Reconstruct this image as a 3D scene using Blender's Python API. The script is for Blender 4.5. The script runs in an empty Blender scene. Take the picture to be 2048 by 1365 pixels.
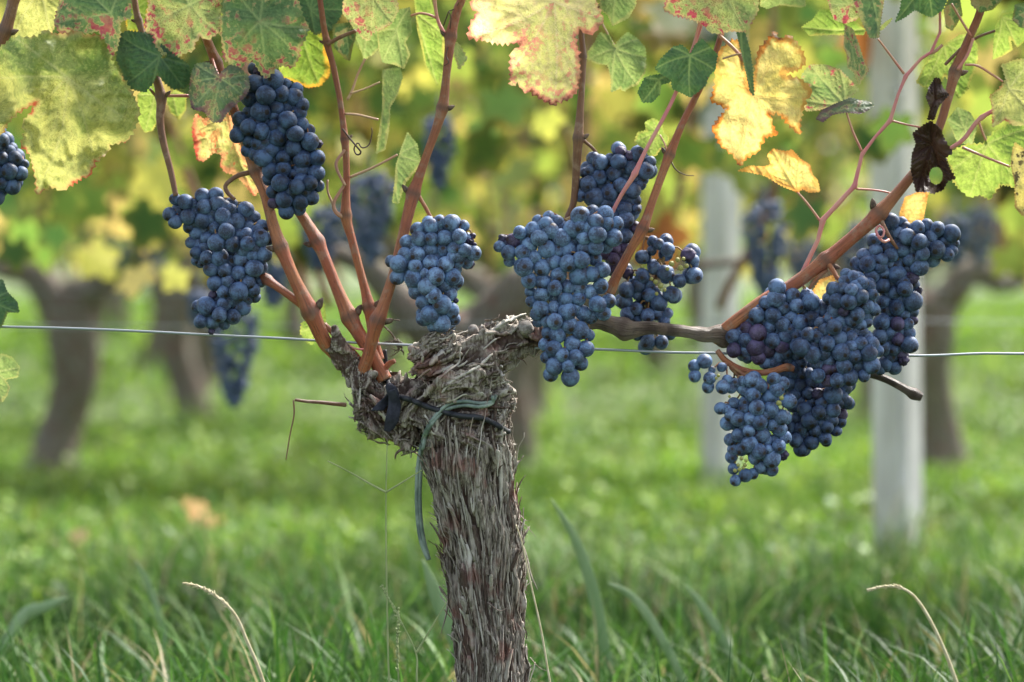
import bpy, math, random
import numpy as np
from mathutils import Vector, Matrix, geometry
from mathutils.bvhtree import BVHTree
from mathutils.kdtree import KDTree

# ---------------------------------------------------------------- camera, world, sun, exposure
sc = bpy.context.scene
COL = sc.collection
FOCAL, D0, H, HOR = 85.0, 1.94, 0.484, 500.0     # lens, focus distance, camera height, row of the horizon
K = 36.0 / FOCAL / 2048.0                        # metres per photo pixel per metre of distance
cam = bpy.data.cameras.new("camera")
cam.lens = FOCAL; cam.sensor_width = 36.0
cam.shift_y = -(682.5 - HOR) / 2048.0
cam.clip_start = 0.05; cam.clip_end = 500
cam.dof.use_dof = True; cam.dof.focus_distance = D0 - 0.02; cam.dof.aperture_fstop = 3.6
cam.dof.aperture_blades = 0
camo = bpy.data.objects.new("camera", cam)
camo.location = (0, 0, H); camo.rotation_euler = (math.radians(90), 0, 0)
COL.objects.link(camo); sc.camera = camo

SUN_EL, SUN_AZ = 50.0, 40.0      # azimuth measured from +Y (behind the vines) towards +X
w = bpy.data.worlds.new("World"); sc.world = w; w.use_nodes = True
nt = w.node_tree; bg = nt.nodes["Background"]
sky = nt.nodes.new("ShaderNodeTexSky"); sky.sky_type = 'NISHITA'; sky.sun_disc = False
sky.sun_elevation = math.radians(SUN_EL); sky.sun_rotation = math.radians(SUN_AZ)
sky.dust_density = 4.0
hs = nt.nodes.new("ShaderNodeHueSaturation"); hs.inputs['Saturation'].default_value = 0.55
nt.links.new(sky.outputs[0], hs.inputs['Color']); nt.links.new(hs.outputs[0], bg.inputs[0])
bg.inputs[1].default_value = 0.138
sl = bpy.data.lights.new("sun", 'SUN'); sl.energy = 2.9; sl.angle = math.radians(12); sl.color = (1.0, 0.965, 0.91)
so = bpy.data.objects.new("sun", sl); COL.objects.link(so)
e, a = math.radians(SUN_EL), math.radians(SUN_AZ)
sd = Vector((math.sin(a) * math.cos(e), math.cos(a) * math.cos(e), math.sin(e)))
so.rotation_euler = sd.to_track_quat('Z', 'Y').to_euler()
sc.view_settings.view_transform = 'Standard'; sc.view_settings.look = 'None'
sc.view_settings.gamma = 1.0; sc.view_settings.exposure = 1.62
sc.cycles.use_denoising = True
sc.cycles.max_bounces = 8; sc.cycles.transmission_bounces = 6; sc.cycles.transparent_max_bounces = 8
sc.cycles.sample_clamp_indirect = 6.0

# ---------------------------------------------------------------- helpers
R = random.Random(7)
rng = np.random.default_rng(11)

def P(px, py, y=D0):
    """photo pixel + distance -> point of the place"""
    return Vector(((px - 1024.0) * K * y, y, H - (py - HOR) * K * y))
def tag(o, label=None, cat=None, group=None, kind=None):
    if label: o['label'] = label
    if cat: o['category'] = cat
    if group: o['group'] = group
    if kind: o['kind'] = kind
    return o
def empty(name, loc=(0, 0, 0), label=None, cat=None, group=None):
    o = bpy.data.objects.new(name, None); o.location = loc; o.empty_display_size = 0.05
    COL.objects.link(o); return tag(o, label, cat, group)
def mesh_obj(name, V, F, mat, parent=None, smooth=True, attrs=None, uv=None):
    me = bpy.data.meshes.new(name)
    V = np.asarray(V, dtype=np.float64)
    if isinstance(F, np.ndarray):
        n, k = F.shape
        me.vertices.add(len(V)); me.vertices.foreach_set('co', V.ravel())
        me.loops.add(n * k); me.loops.foreach_set('vertex_index', F.ravel().astype(np.int32))
        me.polygons.add(n)
        me.polygons.foreach_set('loop_start', np.arange(0, n * k, k, dtype=np.int32))
        me.update(calc_edges=True)
    else:
        me.from_pydata([tuple(v) for v in V], [], [tuple(f) for f in F])
    if smooth: me.polygons.foreach_set('use_smooth', np.ones(len(me.polygons), dtype=bool))
    for an, (ty, arr) in (attrs or {}).items():
        at = me.attributes.new(an, ty, 'POINT')
        arr = np.asarray(arr, dtype=np.float32)
        at.data.foreach_set('color' if ty == 'FLOAT_COLOR' else 'value', arr.ravel())
    me.validate(); me.update()
    if mat: me.materials.append(mat)
    o = bpy.data.objects.new(name, me); COL.objects.link(o)
    if parent is not None: o.parent = parent
    return o
def put(o, origin):
    """move an object's origin without moving its mesh"""
    d = Vector(origin) - o.location
    o.data.transform(Matrix.Translation(-d)); o.location = Vector(origin)

def _h(i, j, k, s):
    n = (i * 374761393 + j * 668265263 + k * 2147483647 + s * 1274126177) & 0xFFFFFFFF
    n = ((n ^ (n >> 13)) * 1274126177) & 0xFFFFFFFF
    return ((n ^ (n >> 16)) & 0xFFFF) / 65535.0
def vnoise(p, s=0):
    p = np.asarray(p, dtype=np.float64); f = np.floor(p); t = p - f; i = f.astype(np.int64)
    t = t * t * (3 - 2 * t); r = 0
    for dx in (0, 1):
        for dy in (0, 1):
            for dz in (0, 1):
                wgt = (t[:, 0] if dx else 1 - t[:, 0]) * (t[:, 1] if dy else 1 - t[:, 1]) * (t[:, 2] if dz else 1 - t[:, 2])
                r = r + wgt * _h(i[:, 0] + dx, i[:, 1] + dy, i[:, 2] + dz, s)
    return r * 2 - 1
def fbm(p, o=4, s=0):
    p = np.asarray(p, dtype=np.float64); r = 0; a_ = 1; t = 0
    for k in range(o):
        r = r + a_ * vnoise(p * (2 ** k) + 7.3 * k, s + k); t += a_; a_ *= 0.5
    return r / t

def crom(pts, n=8):
    """Catmull-Rom through tuples of any length"""
    A = [np.array(p, dtype=float) for p in pts]
    A = [2 * A[0] - A[1]] + A + [2 * A[-1] - A[-2]]
    out = []
    for i in range(1, len(A) - 2):
        p0, p1, p2, p3 = A[i - 1:i + 3]
        for k in range(n):
            t = k / n
            out.append(0.5 * (2 * p1 + (p2 - p0) * t + (2 * p0 - 5 * p1 + 4 * p2 - p3) * t * t + (3 * p1 - p0 - 3 * p2 + p3) * t ** 3))
    out.append(A[-2]); return np.array(out)
def tube(path, rad, seg=12, flat=1.0, rough=0.0, seed=0, cap=True):
    """path Nx3, rad N -> verts, quads"""
    path = np.asarray(path, float); rad = np.asarray(rad, float) * np.ones(len(path)); n = len(path)
    T = np.gradient(path, axis=0); T /= np.linalg.norm(T, axis=1)[:, None] + 1e-12
    u = np.cross(T[0], [0.3, 1, 0.2]); u /= np.linalg.norm(u); V = []
    ang = np.arange(seg) / seg * 2 * math.pi
    for i in range(n):
        u = u - T[i] * np.dot(u, T[i]); u /= np.linalg.norm(u) + 1e-12; v = np.cross(T[i], u)
        V.append(path[i] + (np.cos(ang)[:, None] * u * flat + np.sin(ang)[:, None] * v) * rad[i])
    V = np.array(V)
    if rough:
        q = V.reshape(-1, 3); nn = fbm(np.c_[q[:, 0], q[:, 1], q[:, 2] * 0.35] * (0.5 / rad.mean()), 3, seed).reshape(n, seg)
        c = path[:, None, :]; V = c + (V - c) * (1 + rough * nn[..., None])
    V = V.reshape(-1, 3)
    i = np.arange(n - 1)[:, None] * seg; j = np.arange(seg)[None]; j2 = (j + 1) % seg
    F = np.stack([i + j, i + j2, i + seg + j2, i + seg + j], -1).reshape(-1, 4)
    if cap:
        V = np.vstack([V, path[0], path[-1]]); b = len(V) - 2; jj = np.arange(seg); j3 = (jj + 1) % seg
        F = np.vstack([F, np.c_[np.full(seg, b), j3, jj, np.full(seg, b)], np.c_[np.full(seg, b + 1), (n - 1) * seg + jj, (n - 1) * seg + j3, np.full(seg, b + 1)]])
    return V, F
class MB:
    def __init__(s): s.V = []; s.F = []; s.n = 0; s.A = []
    def add(s, V, F, a=None):
        V = np.asarray(V, float); s.V.append(V); s.F += [tuple(int(i) + s.n for i in dict.fromkeys(map(int, f))) for f in F]; s.n += len(V)
        if a is not None: s.A.append(np.broadcast_to(np.asarray(a, float), (len(V), len(np.atleast_1d(a)))))
    def build(s, name, mat, parent=None, smooth=True, ctype=None):
        at = {}
        if s.A:
            A = np.vstack(s.A)
            if A.shape[1] == 3: A = np.c_[A, np.ones(len(A))]; at['col'] = ('FLOAT_COLOR', A)
            else: at['val'] = ('FLOAT', A)
        return mesh_obj(name, np.vstack(s.V), [f for f in s.F if len(f) > 2], mat, parent, smooth, at)

# ---------------------------------------------------------------- materials
class N:
    def __init__(s, name):
        s.m = bpy.data.materials.new(name); s.m.use_nodes = True; s.t = s.m.node_tree
        s.b = s.t.nodes['Principled BSDF']; s.out = s.t.nodes['Material Output']
    def n(s, ty, **kw):
        x = s.t.nodes.new('ShaderNode' + ty)
        for k, v in kw.items():
            if k.startswith('i_'):
                k2 = k[2:].replace('_', ' ')
                x.inputs[int(k2) if k2.isdigit() else k2].default_value = v
            else: setattr(x, k, v)
        return x
    def l(s, a_, b_): s.t.links.new(a_, b_)
    def noise(s, vec, scale, detail=3, rough=0.55):
        x = s.n('TexNoise', i_Scale=scale, i_Detail=detail, i_Roughness=rough); s.l(vec, x.inputs['Vector']); return x.outputs['Fac']
    def ramp(s, fac, stops):
        x = s.n('ValToRGB'); r = x.color_ramp
        while len(r.elements) < len(stops): r.elements.new(0.5)
        for el, (p, c) in zip(r.elements, stops): el.position = p; el.color = (*c, 1) if len(c) == 3 else c
        s.l(fac, x.inputs[0]); return x.outputs[0]
    def mix(s, f, a_, b_, mode='MIX'):
        x = s.n('MixRGB', blend_type=mode)
        for i, v in enumerate((f, a_, b_)):
            if hasattr(v, 'links'): s.l(v, x.inputs[i])
            else: x.inputs[i].default_value = v if i == 0 else (*v, 1)
        return x.outputs[0]
    def math(s, op, a_, b_=None, c_=None, clamp=False):
        x = s.n('Math', operation=op, use_clamp=clamp)
        for i, v in enumerate((a_, b_, c_)):
            if v is None: continue
            if hasattr(v, 'links'): s.l(v, x.inputs[i])
            else: x.inputs[i].default_value = v
        return x.outputs[0]
    def sstep(s, v, a_, b_):
        x = s.n('MapRange', interpolation_type='SMOOTHSTEP', i_1=a_, i_2=b_); s.l(v, x.inputs[0]); return x.outputs[0]
    def bump(s, h, strength=0.3, dist=0.002):
        x = s.n('Bump', i_Strength=strength, i_Distance=dist); s.l(h, x.inputs['Height']); s.l(x.outputs[0], s.b.inputs['Normal']); return x.outputs[0]
    def attr(s, name): return s.n('Attribute', attribute_name=name)
    def obj(s): return s.n('TexCoord').outputs['Object']
    def rough(s, v): s.b.inputs['Roughness'].default_value = v
    def scale(s, vec, sc_):
        x = s.n('Mapping'); x.inputs['Scale'].default_value = sc_; s.l(vec, x.inputs[0]); return x.outputs[0]

def leaf_mat(name, A, B, vein, edge, edge_mm, speck=(0.12, 0.07, 0.03), specks=0.25, trans=0.4, spots=None, spot_amt=0.0, edge2=None, patch=28, gain=1.1, full=0.15):
    m = N(name); ob = m.obj()
    n1 = m.noise(ob, patch, 4, 0.6); n2 = m.noise(ob, 170, 4, 0.65); n3 = m.noise(ob, 900, 2, 0.6)
    c = m.mix(m.sstep(n1, 0.36, 0.62), A, B)
    c = m.mix(m.math('MULTIPLY', m.sstep(n2, 0.42, 0.7), 0.6), c, tuple(x * 0.6 for x in A))
    c = m.mix(m.math('MULTIPLY', m.sstep(m.noise(ob, 420, 2, 0.5), 0.5, 0.66), 0.25), c, tuple(min(1, x * 1.5 + 0.02) for x in B))
    ve = m.attr('vein').outputs['Fac']; ed = m.attr('edge').outputs['Fac']      # edge: mm from the margin
    c = m.mix(m.math('MULTIPLY', ve, 0.7), c, vein)
    if spots:
        sn = m.math('ADD', m.noise(ob, 150, 4, 0.6), m.math('MULTIPLY', m.sstep(m.noise(ob, 30, 2), 0.45, 0.65), 0.10)); sp = m.math('MULTIPLY', m.sstep(sn, 0.60, 0.68), m.sstep(ed, 24, 2)); c = m.mix(m.math('MULTIPLY', m.sstep(sn, 0.55, 0.62), m.math('MULTIPLY', m.sstep(ed, 24, 2), 0.5)), c, (0.55, 0.46, 0.22)); sp = m.math('MULTIPLY', sp, spot_amt)
        c = m.mix(sp, c, spots)
    if edge:
        v = m.math('ADD', ed, m.math('MULTIPLY', m.math('SUBTRACT', m.noise(ob, 45, 4, 0.65), 0.5), edge_mm * 7))
        pm = m.math('ADD', m.math('MULTIPLY', m.sstep(m.noise(ob, 16, 2), 0.42, 0.58), 1 - full), full)
        c = m.mix(m.math('MULTIPLY', m.sstep(v, edge_mm * 1.5, edge_mm * 0.3), pm), c, edge)
        if edge2: c = m.mix(m.math('MULTIPLY', m.sstep(v, edge_mm * 0.55, -edge_mm * 0.4), m.sstep(m.noise(ob, 22, 2), 0.44, 0.56)), c, edge2)
    c = m.mix(m.math('MULTIPLY', m.math('MULTIPLY', m.sstep(n3, 0.54, 0.62), m.sstep(m.noise(ob, 40, 3), 0.38, 0.6)), specks), c, speck)
    m.l(c, m.b.inputs['Base Color']); m.rough(0.52); m.b.inputs['Specular IOR Level'].default_value = 0.35
    vo = m.n('TexVoronoi', feature='DISTANCE_TO_EDGE', i_Scale=210); m.l(ob, vo.inputs['Vector']); cell = m.sstep(vo.outputs['Distance'], 0.0, 0.34)
    c = m.mix(m.math('MULTIPLY', m.math('SUBTRACT', 1.0, cell), 0.10), c, vein)
    m.l(c, m.b.inputs['Base Color'])
    hgt = m.math('ADD', m.math('ADD', m.math('MULTIPLY', ve, -0.6), m.math('MULTIPLY', cell, 0.30)), m.math('ADD', n2, m.math('MULTIPLY', m.noise(ob, 500, 3), 0.4)))
    nb = m.bump(hgt, 0.5, 0.0013)
    tr = m.n('BsdfTranslucent'); m.l(m.mix(1.0, c, (gain, gain * 0.97, gain * 0.8), 'MULTIPLY'), tr.inputs[0]); m.l(nb, tr.inputs['Normal'])
    mx = m.n('MixShader', i_0=trans); m.l(m.b.outputs[0], mx.inputs[1]); m.l(tr.outputs[0], mx.inputs[2]); m.l(mx.outputs[0], m.out.inputs[0])
    return m.m

G = dict(
    green=leaf_mat('green_leaf', (0.045, 0.11, 0.045), (0.075, 0.15, 0.055), (0.25, 0.34, 0.14), (0.20, 0.19, 0.05), 1.6, specks=0.3, trans=0.25, spots=(0.30, 0.05, 0.07), spot_amt=0.25),
    green_red=leaf_mat('green_leaf_red_spots', (0.06, 0.13, 0.055), (0.11, 0.19, 0.07), (0.28, 0.36, 0.16), (0.40, 0.36, 0.15), 2.2, trans=0.28, spots=(0.30, 0.03, 0.08), spot_amt=0.95, edge2=(0.25, 0.06, 0.08)),
    plain=leaf_mat('plain_green_leaf', (0.045, 0.115, 0.045), (0.06, 0.14, 0.05), (0.26, 0.36, 0.14), None, 0, specks=0.15, trans=0.28),
    dark=leaf_mat('dark_green_leaf', (0.025, 0.07, 0.035), (0.035, 0.09, 0.04), (0.12, 0.20, 0.09), (0.08, 0.11, 0.04), 1.2, specks=0.2, trans=0.2),
    purple_edge=leaf_mat('green_leaf_purple_margin', (0.06, 0.12, 0.06), (0.10, 0.16, 0.08), (0.26, 0.34, 0.18), (0.16, 0.07, 0.10), 3.0, trans=0.25, spots=(0.16, 0.05, 0.08), spot_amt=0.8, edge2=(0.05, 0.025, 0.035)),
    pale=leaf_mat('pale_green_leaf', (0.16, 0.27, 0.08), (0.27, 0.36, 0.12), (0.42, 0.48, 0.2), (0.38, 0.38, 0.14), 1.4, specks=0.3, trans=0.42),
    pale_red=leaf_mat('pale_green_leaf_red_spots', (0.19, 0.29, 0.10), (0.36, 0.40, 0.15), (0.45, 0.5, 0.22), (0.50, 0.42, 0.20), 2.0, specks=0.7, trans=0.36, spots=(0.42, 0.03, 0.10), spot_amt=1.0, edge2=(0.32, 0.05, 0.10), patch=45),
    yellow_green=leaf_mat('yellow_green_leaf', (0.19, 0.29, 0.07), (0.50, 0.50, 0.17), (0.50, 0.50, 0.24), (0.50, 0.40, 0.17), 2.2, speck=(0.16, 0.14, 0.03), specks=0.6, trans=0.42, edge2=(0.45, 0.07, 0.05), patch=13),
    lime=leaf_mat('lime_leaf', (0.17, 0.30, 0.05), (0.29, 0.40, 0.08), (0.42, 0.48, 0.16), (0.42, 0.40, 0.10), 1.2, trans=0.5),
    gold=leaf_mat('gold_leaf', (0.74, 0.60, 0.17), (0.82, 0.64, 0.26), (0.70, 0.50, 0.18), (0.62, 0.20, 0.03), 3.0, specks=0.2, trans=0.50, edge2=(0.10, 0.025, 0.015), full=0.6),
    pink=leaf_mat('pink_yellow_leaf', (0.90, 0.72, 0.46), (0.74, 0.72, 0.28), (0.85, 0.70, 0.50), (0.72, 0.25, 0.22), 2.6, speck=(0.40, 0.42, 0.08), specks=0.5, trans=0.62, spots=(0.75, 0.16, 0.22), spot_amt=0.8, edge2=(0.16, 0.035, 0.03), gain=1.1, full=0.6),
    fire=leaf_mat('red_margined_leaf', (0.36, 0.42, 0.09), (0.62, 0.52, 0.20), (0.55, 0.5, 0.2), (0.80, 0.34, 0.18), 4.0, specks=0.3, trans=0.5, spots=(0.62, 0.10, 0.04), spot_amt=1.0, edge2=(0.50, 0.05, 0.05), full=0.6),
    amber=leaf_mat('green_leaf_amber_margin', (0.10, 0.20, 0.03), (0.22, 0.30, 0.04), (0.3, 0.36, 0.1), (0.70, 0.34, 0.04), 3.2, trans=0.5, edge2=(0.16, 0.04, 0.01), full=0.6),
    dead=leaf_mat('withered_leaf', (0.035, 0.018, 0.014), (0.06, 0.03, 0.022), (0.09, 0.045, 0.035), (0.05, 0.025, 0.02), 1.0, specks=0.0, trans=0.08),
    spotted=leaf_mat('black_spotted_leaf', (0.55, 0.45, 0.12), (0.62, 0.52, 0.18), (0.6, 0.5, 0.2), (0.3, 0.2, 0.06), 1.5, trans=0.4, spots=(0.03, 0.02, 0.015), spot_amt=1.0),
)

def simple(name, c1, c2, scale, rough=0.7, stretch=(1, 1, 1), bump=0.3, bd=0.001, det=4):
    m = N(name); v = m.scale(m.obj(), stretch); n = m.noise(v, scale, det, 0.62)
    m.l(m.mix(m.sstep(n, 0.35, 0.65), c1, c2), m.b.inputs['Base Color']); m.rough(rough); m.bump(n, bump, bd); return m.m

def cane_mat(name, c1, c2, c3, bs=0.5, bd=0.0012):
    m = N(name); al = m.attr('along').outputs['Fac']; ar = m.attr('around').outputs['Fac']
    cv = m.n('CombineXYZ'); m.l(m.math('MULTIPLY', m.math('SINE', ar), 3.4), cv.inputs[0]); m.l(m.math('MULTIPLY', m.math('COSINE', ar), 3.4), cv.inputs[1]); m.l(m.math('MULTIPLY', al, 22), cv.inputs[2])
    n = m.noise(cv.outputs[0], 2.4, 5, 0.65); ob = m.obj(); n2 = m.noise(ob, 28, 3); n3 = m.noise(ob, 800, 2)
    c = m.mix(m.sstep(n2, 0.4, 0.62), c1, c2)
    c = m.mix(m.math('MULTIPLY', m.sstep(n, 0.48, 0.66), 0.75), c, c3)
    c = m.mix(m.math('MULTIPLY', m.sstep(n3, 0.64, 0.7), 0.7), c, (0.03, 0.015, 0.01))
    c = m.mix(m.math('MULTIPLY', m.sstep(al, 0.10, 0.26), 0.38), c, c3)  # browner wood up the cane, with leaf shade put into the colour
    c = m.mix(m.math('MULTIPLY', m.sstep(m.noise(ob, 70, 4, 0.65), 0.52, 0.64), 0.5), c, (0.34, 0.23, 0.16))
    c = m.mix(m.math('MULTIPLY', m.attr('node').outputs['Fac'], 0.7), c, (0.10, 0.055, 0.04))
    m.l(c, m.b.inputs['Base Color']); m.rough(0.44); m.bump(m.math('ADD', n, m.math('MULTIPLY', m.attr('node').outputs['Fac'], -0.6)), bs, bd); return m.m
M_cane = cane_mat('ripe_cane', (0.38, 0.105, 0.05), (0.44, 0.16, 0.065), (0.13, 0.042, 0.025), 0.8, 0.0014)
M_cane_dk = cane_mat('shaded_brown_cane', (0.17, 0.075, 0.04), (0.24, 0.11, 0.055), (0.08, 0.03, 0.02))  # browner copy of the cane colours, shade of the leaves put in
M_cane_old = cane_mat('grey_old_wood', (0.12, 0.075, 0.055), (0.31, 0.235, 0.18), (0.045, 0.028, 0.022), 1.0, 0.005)
M_pink = simple('pink_shoot', (0.55, 0.16, 0.18), (0.60, 0.27, 0.22), 40, 0.45, bump=0.1)
M_petiole = simple('red_petiole', (0.48, 0.13, 0.13), (0.50, 0.27, 0.16), 30, 0.45, bump=0.1)
M_petiole_g = simple('pale_petiole', (0.45, 0.33, 0.18), (0.46, 0.22, 0.16), 30, 0.5, bump=0.1)
M_tendril = simple('dry_tendril', (0.05, 0.03, 0.02), (0.09, 0.05, 0.03), 60, 0.7)
M_rachis = simple('bunch_stem', (0.20, 0.07, 0.035), (0.30, 0.20, 0.07), 60, 0.6)
M_bud = simple('winter_bud', (0.05, 0.03, 0.025), (0.17, 0.11, 0.08), 300, 0.8, bump=0.6)
M_wire = N('galvanised_wire'); M_wire.b.inputs['Base Color'].default_value = (0.33, 0.36, 0.39, 1); M_wire.b.inputs['Metallic'].default_value = 0.6; M_wire.rough(0.45); M_wire = M_wire.m
M_tie = simple('weathered_rubber_tube', (0.09, 0.13, 0.115), (0.26, 0.33, 0.27), 60, 0.55, bump=0.3)
M_black = simple('black_rubber', (0.010, 0.012, 0.018), (0.022, 0.024, 0.032), 120, 0.6, bump=0.2)
M_cloth = simple('navy_black_cloth', (0.012, 0.014, 0.024), (0.028, 0.030, 0.045), 220, 0.9, bump=0.3)

def bark_mat(name='shaggy_bark', k=1.2):
    m = N(name); ob = m.obj(); val = m.attr('val').outputs['Fac']
    st = m.scale(ob, (1, 1, 0.12)); n = m.noise(st, 480, 5, 0.7); n2 = m.noise(ob, 30, 4, 0.6); n3 = m.noise(ob, 260, 4, 0.7)
    c = m.mix(m.sstep(n, 0.36, 0.62), (0.085 * k, 0.066 * k, 0.052 * k), (0.33 * k, 0.29 * k, 0.245 * k))
    c = m.mix(m.math('MULTIPLY', m.sstep(val, 0.55, 0.95), 0.85), c, (0.50 * k, 0.47 * k, 0.41 * k))
    c = m.mix(m.math('MULTIPLY', m.sstep(n2, 0.52, 0.68), 0.65), c, (0.20 * k, 0.075 * k, 0.062 * k))      # bare reddish inner bark
    c = m.mix(m.math('MULTIPLY', m.sstep(val, 0.36, 0.12), 0.85), c, (0.06, 0.034, 0.026))
    c = m.mix(m.math('MULTIPLY', m.math('MULTIPLY', m.sstep(n3, 0.6, 0.7), m.sstep(m.noise(ob, 22, 3), 0.5, 0.6)), 0.5), c, (0.30, 0.31, 0.22))  # lichen
    m.l(c, m.b.inputs['Base Color']); m.rough(0.9); m.b.inputs['Specular IOR Level'].default_value = 0.2
    m.bump(m.math('ADD', n, m.math('MULTIPLY', n3, 0.6)), 0.7, 0.0016); return m.m
M_bark = bark_mat()

def grape_mat():
    m = N('grape_skin'); tc = m.obj(); oi = m.n('ObjectInfo')
    sh = m.n('VectorMath', operation='ADD'); m.l(tc, sh.inputs[0]); cb = m.n('CombineXYZ')
    for i, f in enumerate((37.0, 91.0, 53.0)): m.l(m.math('MULTIPLY', oi.outputs['Random'], f), cb.inputs[i])
    m.l(cb.outputs[0], sh.inputs[1]); v = sh.outputs[0]
    n1 = m.noise(v, 1.1, 3, 0.55); n2 = m.noise(v, 5.0, 5, 0.7); n3 = m.noise(v, 16, 2, 0.6)
    skin = m.mix(m.sstep(n1, 0.35, 0.65), (0.012, 0.011, 0.030), (0.035, 0.014, 0.035))
    bloomc = m.mix(oi.outputs['Random'], (0.118, 0.198, 0.365), (0.170, 0.258, 0.440))
    bl = m.math('ADD', m.math('MULTIPLY', n1, 0.75), m.math('MULTIPLY', n2, 0.42))
    amt = m.math('MULTIPLY', m.sstep(bl, 0.42, 0.70), 0.74)
    amt = m.math('ADD', amt, 0.20)
    c = m.mix(amt, skin, bloomc)
    c = m.mix(m.math('MULTIPLY', m.sstep(n3, 0.68, 0.74), 0.6), c, (0.02, 0.015, 0.03))
    sx = m.n('SeparateXYZ'); m.l(tc, sx.inputs[0])
    scar = m.sstep(m.math('ADD', sx.outputs[2], m.math('MULTIPLY', m.math('SUBTRACT', n2, 0.5), 0.05)), -0.965, -0.99)
    rub = m.math('MULTIPLY', m.sstep(m.math('ADD', sx.outputs[2], m.math('MULTIPLY', m.math('SUBTRACT', n2, 0.5), 1.0)), -0.55, -1.0), 0.7)
    c = m.mix(rub, c, (0.022, 0.02, 0.045)); c = m.mix(scar, c, (0.03, 0.018, 0.018))
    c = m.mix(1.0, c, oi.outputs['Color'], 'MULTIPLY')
    m.l(c, m.b.inputs['Base Color']); m.l(m.math('ADD', m.math('MULTIPLY', amt, 0.25), 0.42), m.b.inputs['Roughness'])
    m.b.inputs['Specular IOR Level'].default_value = 0.4
    m.bump(m.math('ADD', n2, m.math('MULTIPLY', scar, -2.0)), 0.12, 0.001); return m.m
M_grape = grape_mat()
M_grape_bg = simple('distant_grape_skin', (0.045, 0.07, 0.135), (0.08, 0.115, 0.21), 60, 0.5)
M_berry = simple('green_berry', (0.30, 0.32, 0.08), (0.38, 0.34, 0.12), 300, 0.5)

def vcol_mat(name, trans, rough=0.55, gain=1.3, noise=90):
    m = N(name); a_ = m.attr('col').outputs['Color']; n = m.noise(m.obj(), noise, 3)
    c = m.mix(m.math('MULTIPLY', m.sstep(n, 0.4, 0.65), 0.35), a_, m.mix(1.0, a_, (0.6, 0.55, 0.5), 'MULTIPLY'))
    m.l(c, m.b.inputs['Base Color']); m.rough(rough); m.b.inputs['Specular IOR Level'].default_value = 0.3
    tr = m.n('BsdfTranslucent'); m.l(m.mix(1.0, c, (gain, gain, gain * 0.8), 'MULTIPLY'), tr.inputs[0])
    mx = m.n('MixShader', i_0=trans); m.l(m.b.outputs[0], mx.inputs[1]); m.l(tr.outputs[0], mx.inputs[2]); m.l(mx.outputs[0], m.out.inputs[0]); return m.m
M_foliage = vcol_mat('vine_foliage', 0.45)
M_grass = vcol_mat('grass_blades', 0.35, 0.5, 1.2)

# ---------------------------------------------------------------- ground and grass
def ground():
    m = N('ground_soil_and_moss'); ob = m.obj()
    n = m.noise(ob, 2.2, 5, 0.6); n2 = m.noise(ob, 18, 4, 0.6)
    c = m.mix(m.sstep(n, 0.4, 0.6), (0.055, 0.095, 0.02), (0.10, 0.15, 0.035)); c = m.mix(m.math('MULTIPLY', m.sstep(n2, 0.5, 0.68), 0.7), c, (0.13, 0.10, 0.065))
    m.l(c, m.b.inputs['Base Color']); m.rough(0.95); m.bump(n2, 0.6, 0.02)
    xs = np.linspace(-90, 90, 91); ys = np.concatenate([np.linspace(-15, 14, 80), np.linspace(15, 160, 50)])
    X, Y = np.meshgrid(xs, ys); Z = 0.008 * vnoise(np.c_[X.ravel(), Y.ravel(), X.ravel() * 0] * 1.3) * (np.abs(X.ravel()) < 20)
    V = np.c_[X.ravel(), Y.ravel(), Z - 0.004]; nx, ny = len(xs), len(ys)
    i = (np.arange(ny - 1)[:, None] * nx + np.arange(nx - 1)[None]).ravel()
    tag(mesh_obj('ground', V, np.c_[i, i + 1, i + nx + 1, i + nx], m.m), kind='structure')
ground()

def blades(name, n, ylo, yhi, hfun, wid, colfun, label, seed, lean=0.35, sub=5, near=True):
    g = np.random.default_rng(seed)
    y = ylo + (yhi - ylo) * g.random(n) ** (0.8 if near else 0.7)
    half = 0.26 * y + (0.7 if near else 1.2)
    x = (g.random(n) * 2 - 1) * half
    cl = vnoise(np.c_[x, y, x * 0] * 5.0, seed); keep = cl > -0.75 + 0.6 * g.random(n)
    x, y, cl = x[keep], y[keep], cl[keep]; n = len(x)
    h = hfun(x, y, g) * (0.75 + 0.35 * cl); wv = wid * (0.6 + 0.9 * g.random(n)) * (0.5 + y * 0.28)
    az = g.random(n) * 2 * math.pi; ln = lean * (0.2 + 1.3 * g.random(n)); fa = az + math.pi / 2 + g.normal(0, 0.5, n)
    t = np.linspace(0, 1, sub + 1)
    L = []
    for k, tt in enumerate(t):
        cx = x + np.cos(az) * ln * h * tt ** 2; cy = y + np.sin(az) * ln * h * tt ** 2
        cz = h * (tt - 0.35 * ln * tt ** 3); wk = wv * (1 - tt ** 1.7) * (0.7 + 0.6 * tt) + 1e-5
        dx, dy = np.cos(fa) * wk / 2, np.sin(fa) * wk / 2
        L.append(np.stack([np.c_[cx - dx, cy - dy, cz], np.c_[cx + dx, cy + dy, cz]], 1))
    V = np.concatenate(L, 1)                                   # n, 2(sub+1), 3
    m = 2 * (sub + 1); b = (np.arange(n) * m)[:, None, None]
    q = np.array([[2 * k, 2 * k + 1, 2 * k + 3, 2 * k + 2] for k in range(sub)])[None]
    F = (b + q).reshape(-1, 4)
    C = colfun(x, y, cl, g) * (1 + 0.45 * vnoise(np.c_[x, y, x * 0 + 9] * np.array([2.2, 3.2, 1]), seed + 5))[:, None]; C = np.repeat(C[:, None, :], m, 1).reshape(-1, 3)
    o = mesh_obj(name, V.reshape(-1, 3), F, M_grass, None, True, {'col': ('FLOAT_COLOR', np.c_[C, np.ones(len(C))])})
    return tag(o, label, 'grass', kind='stuff')
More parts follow.
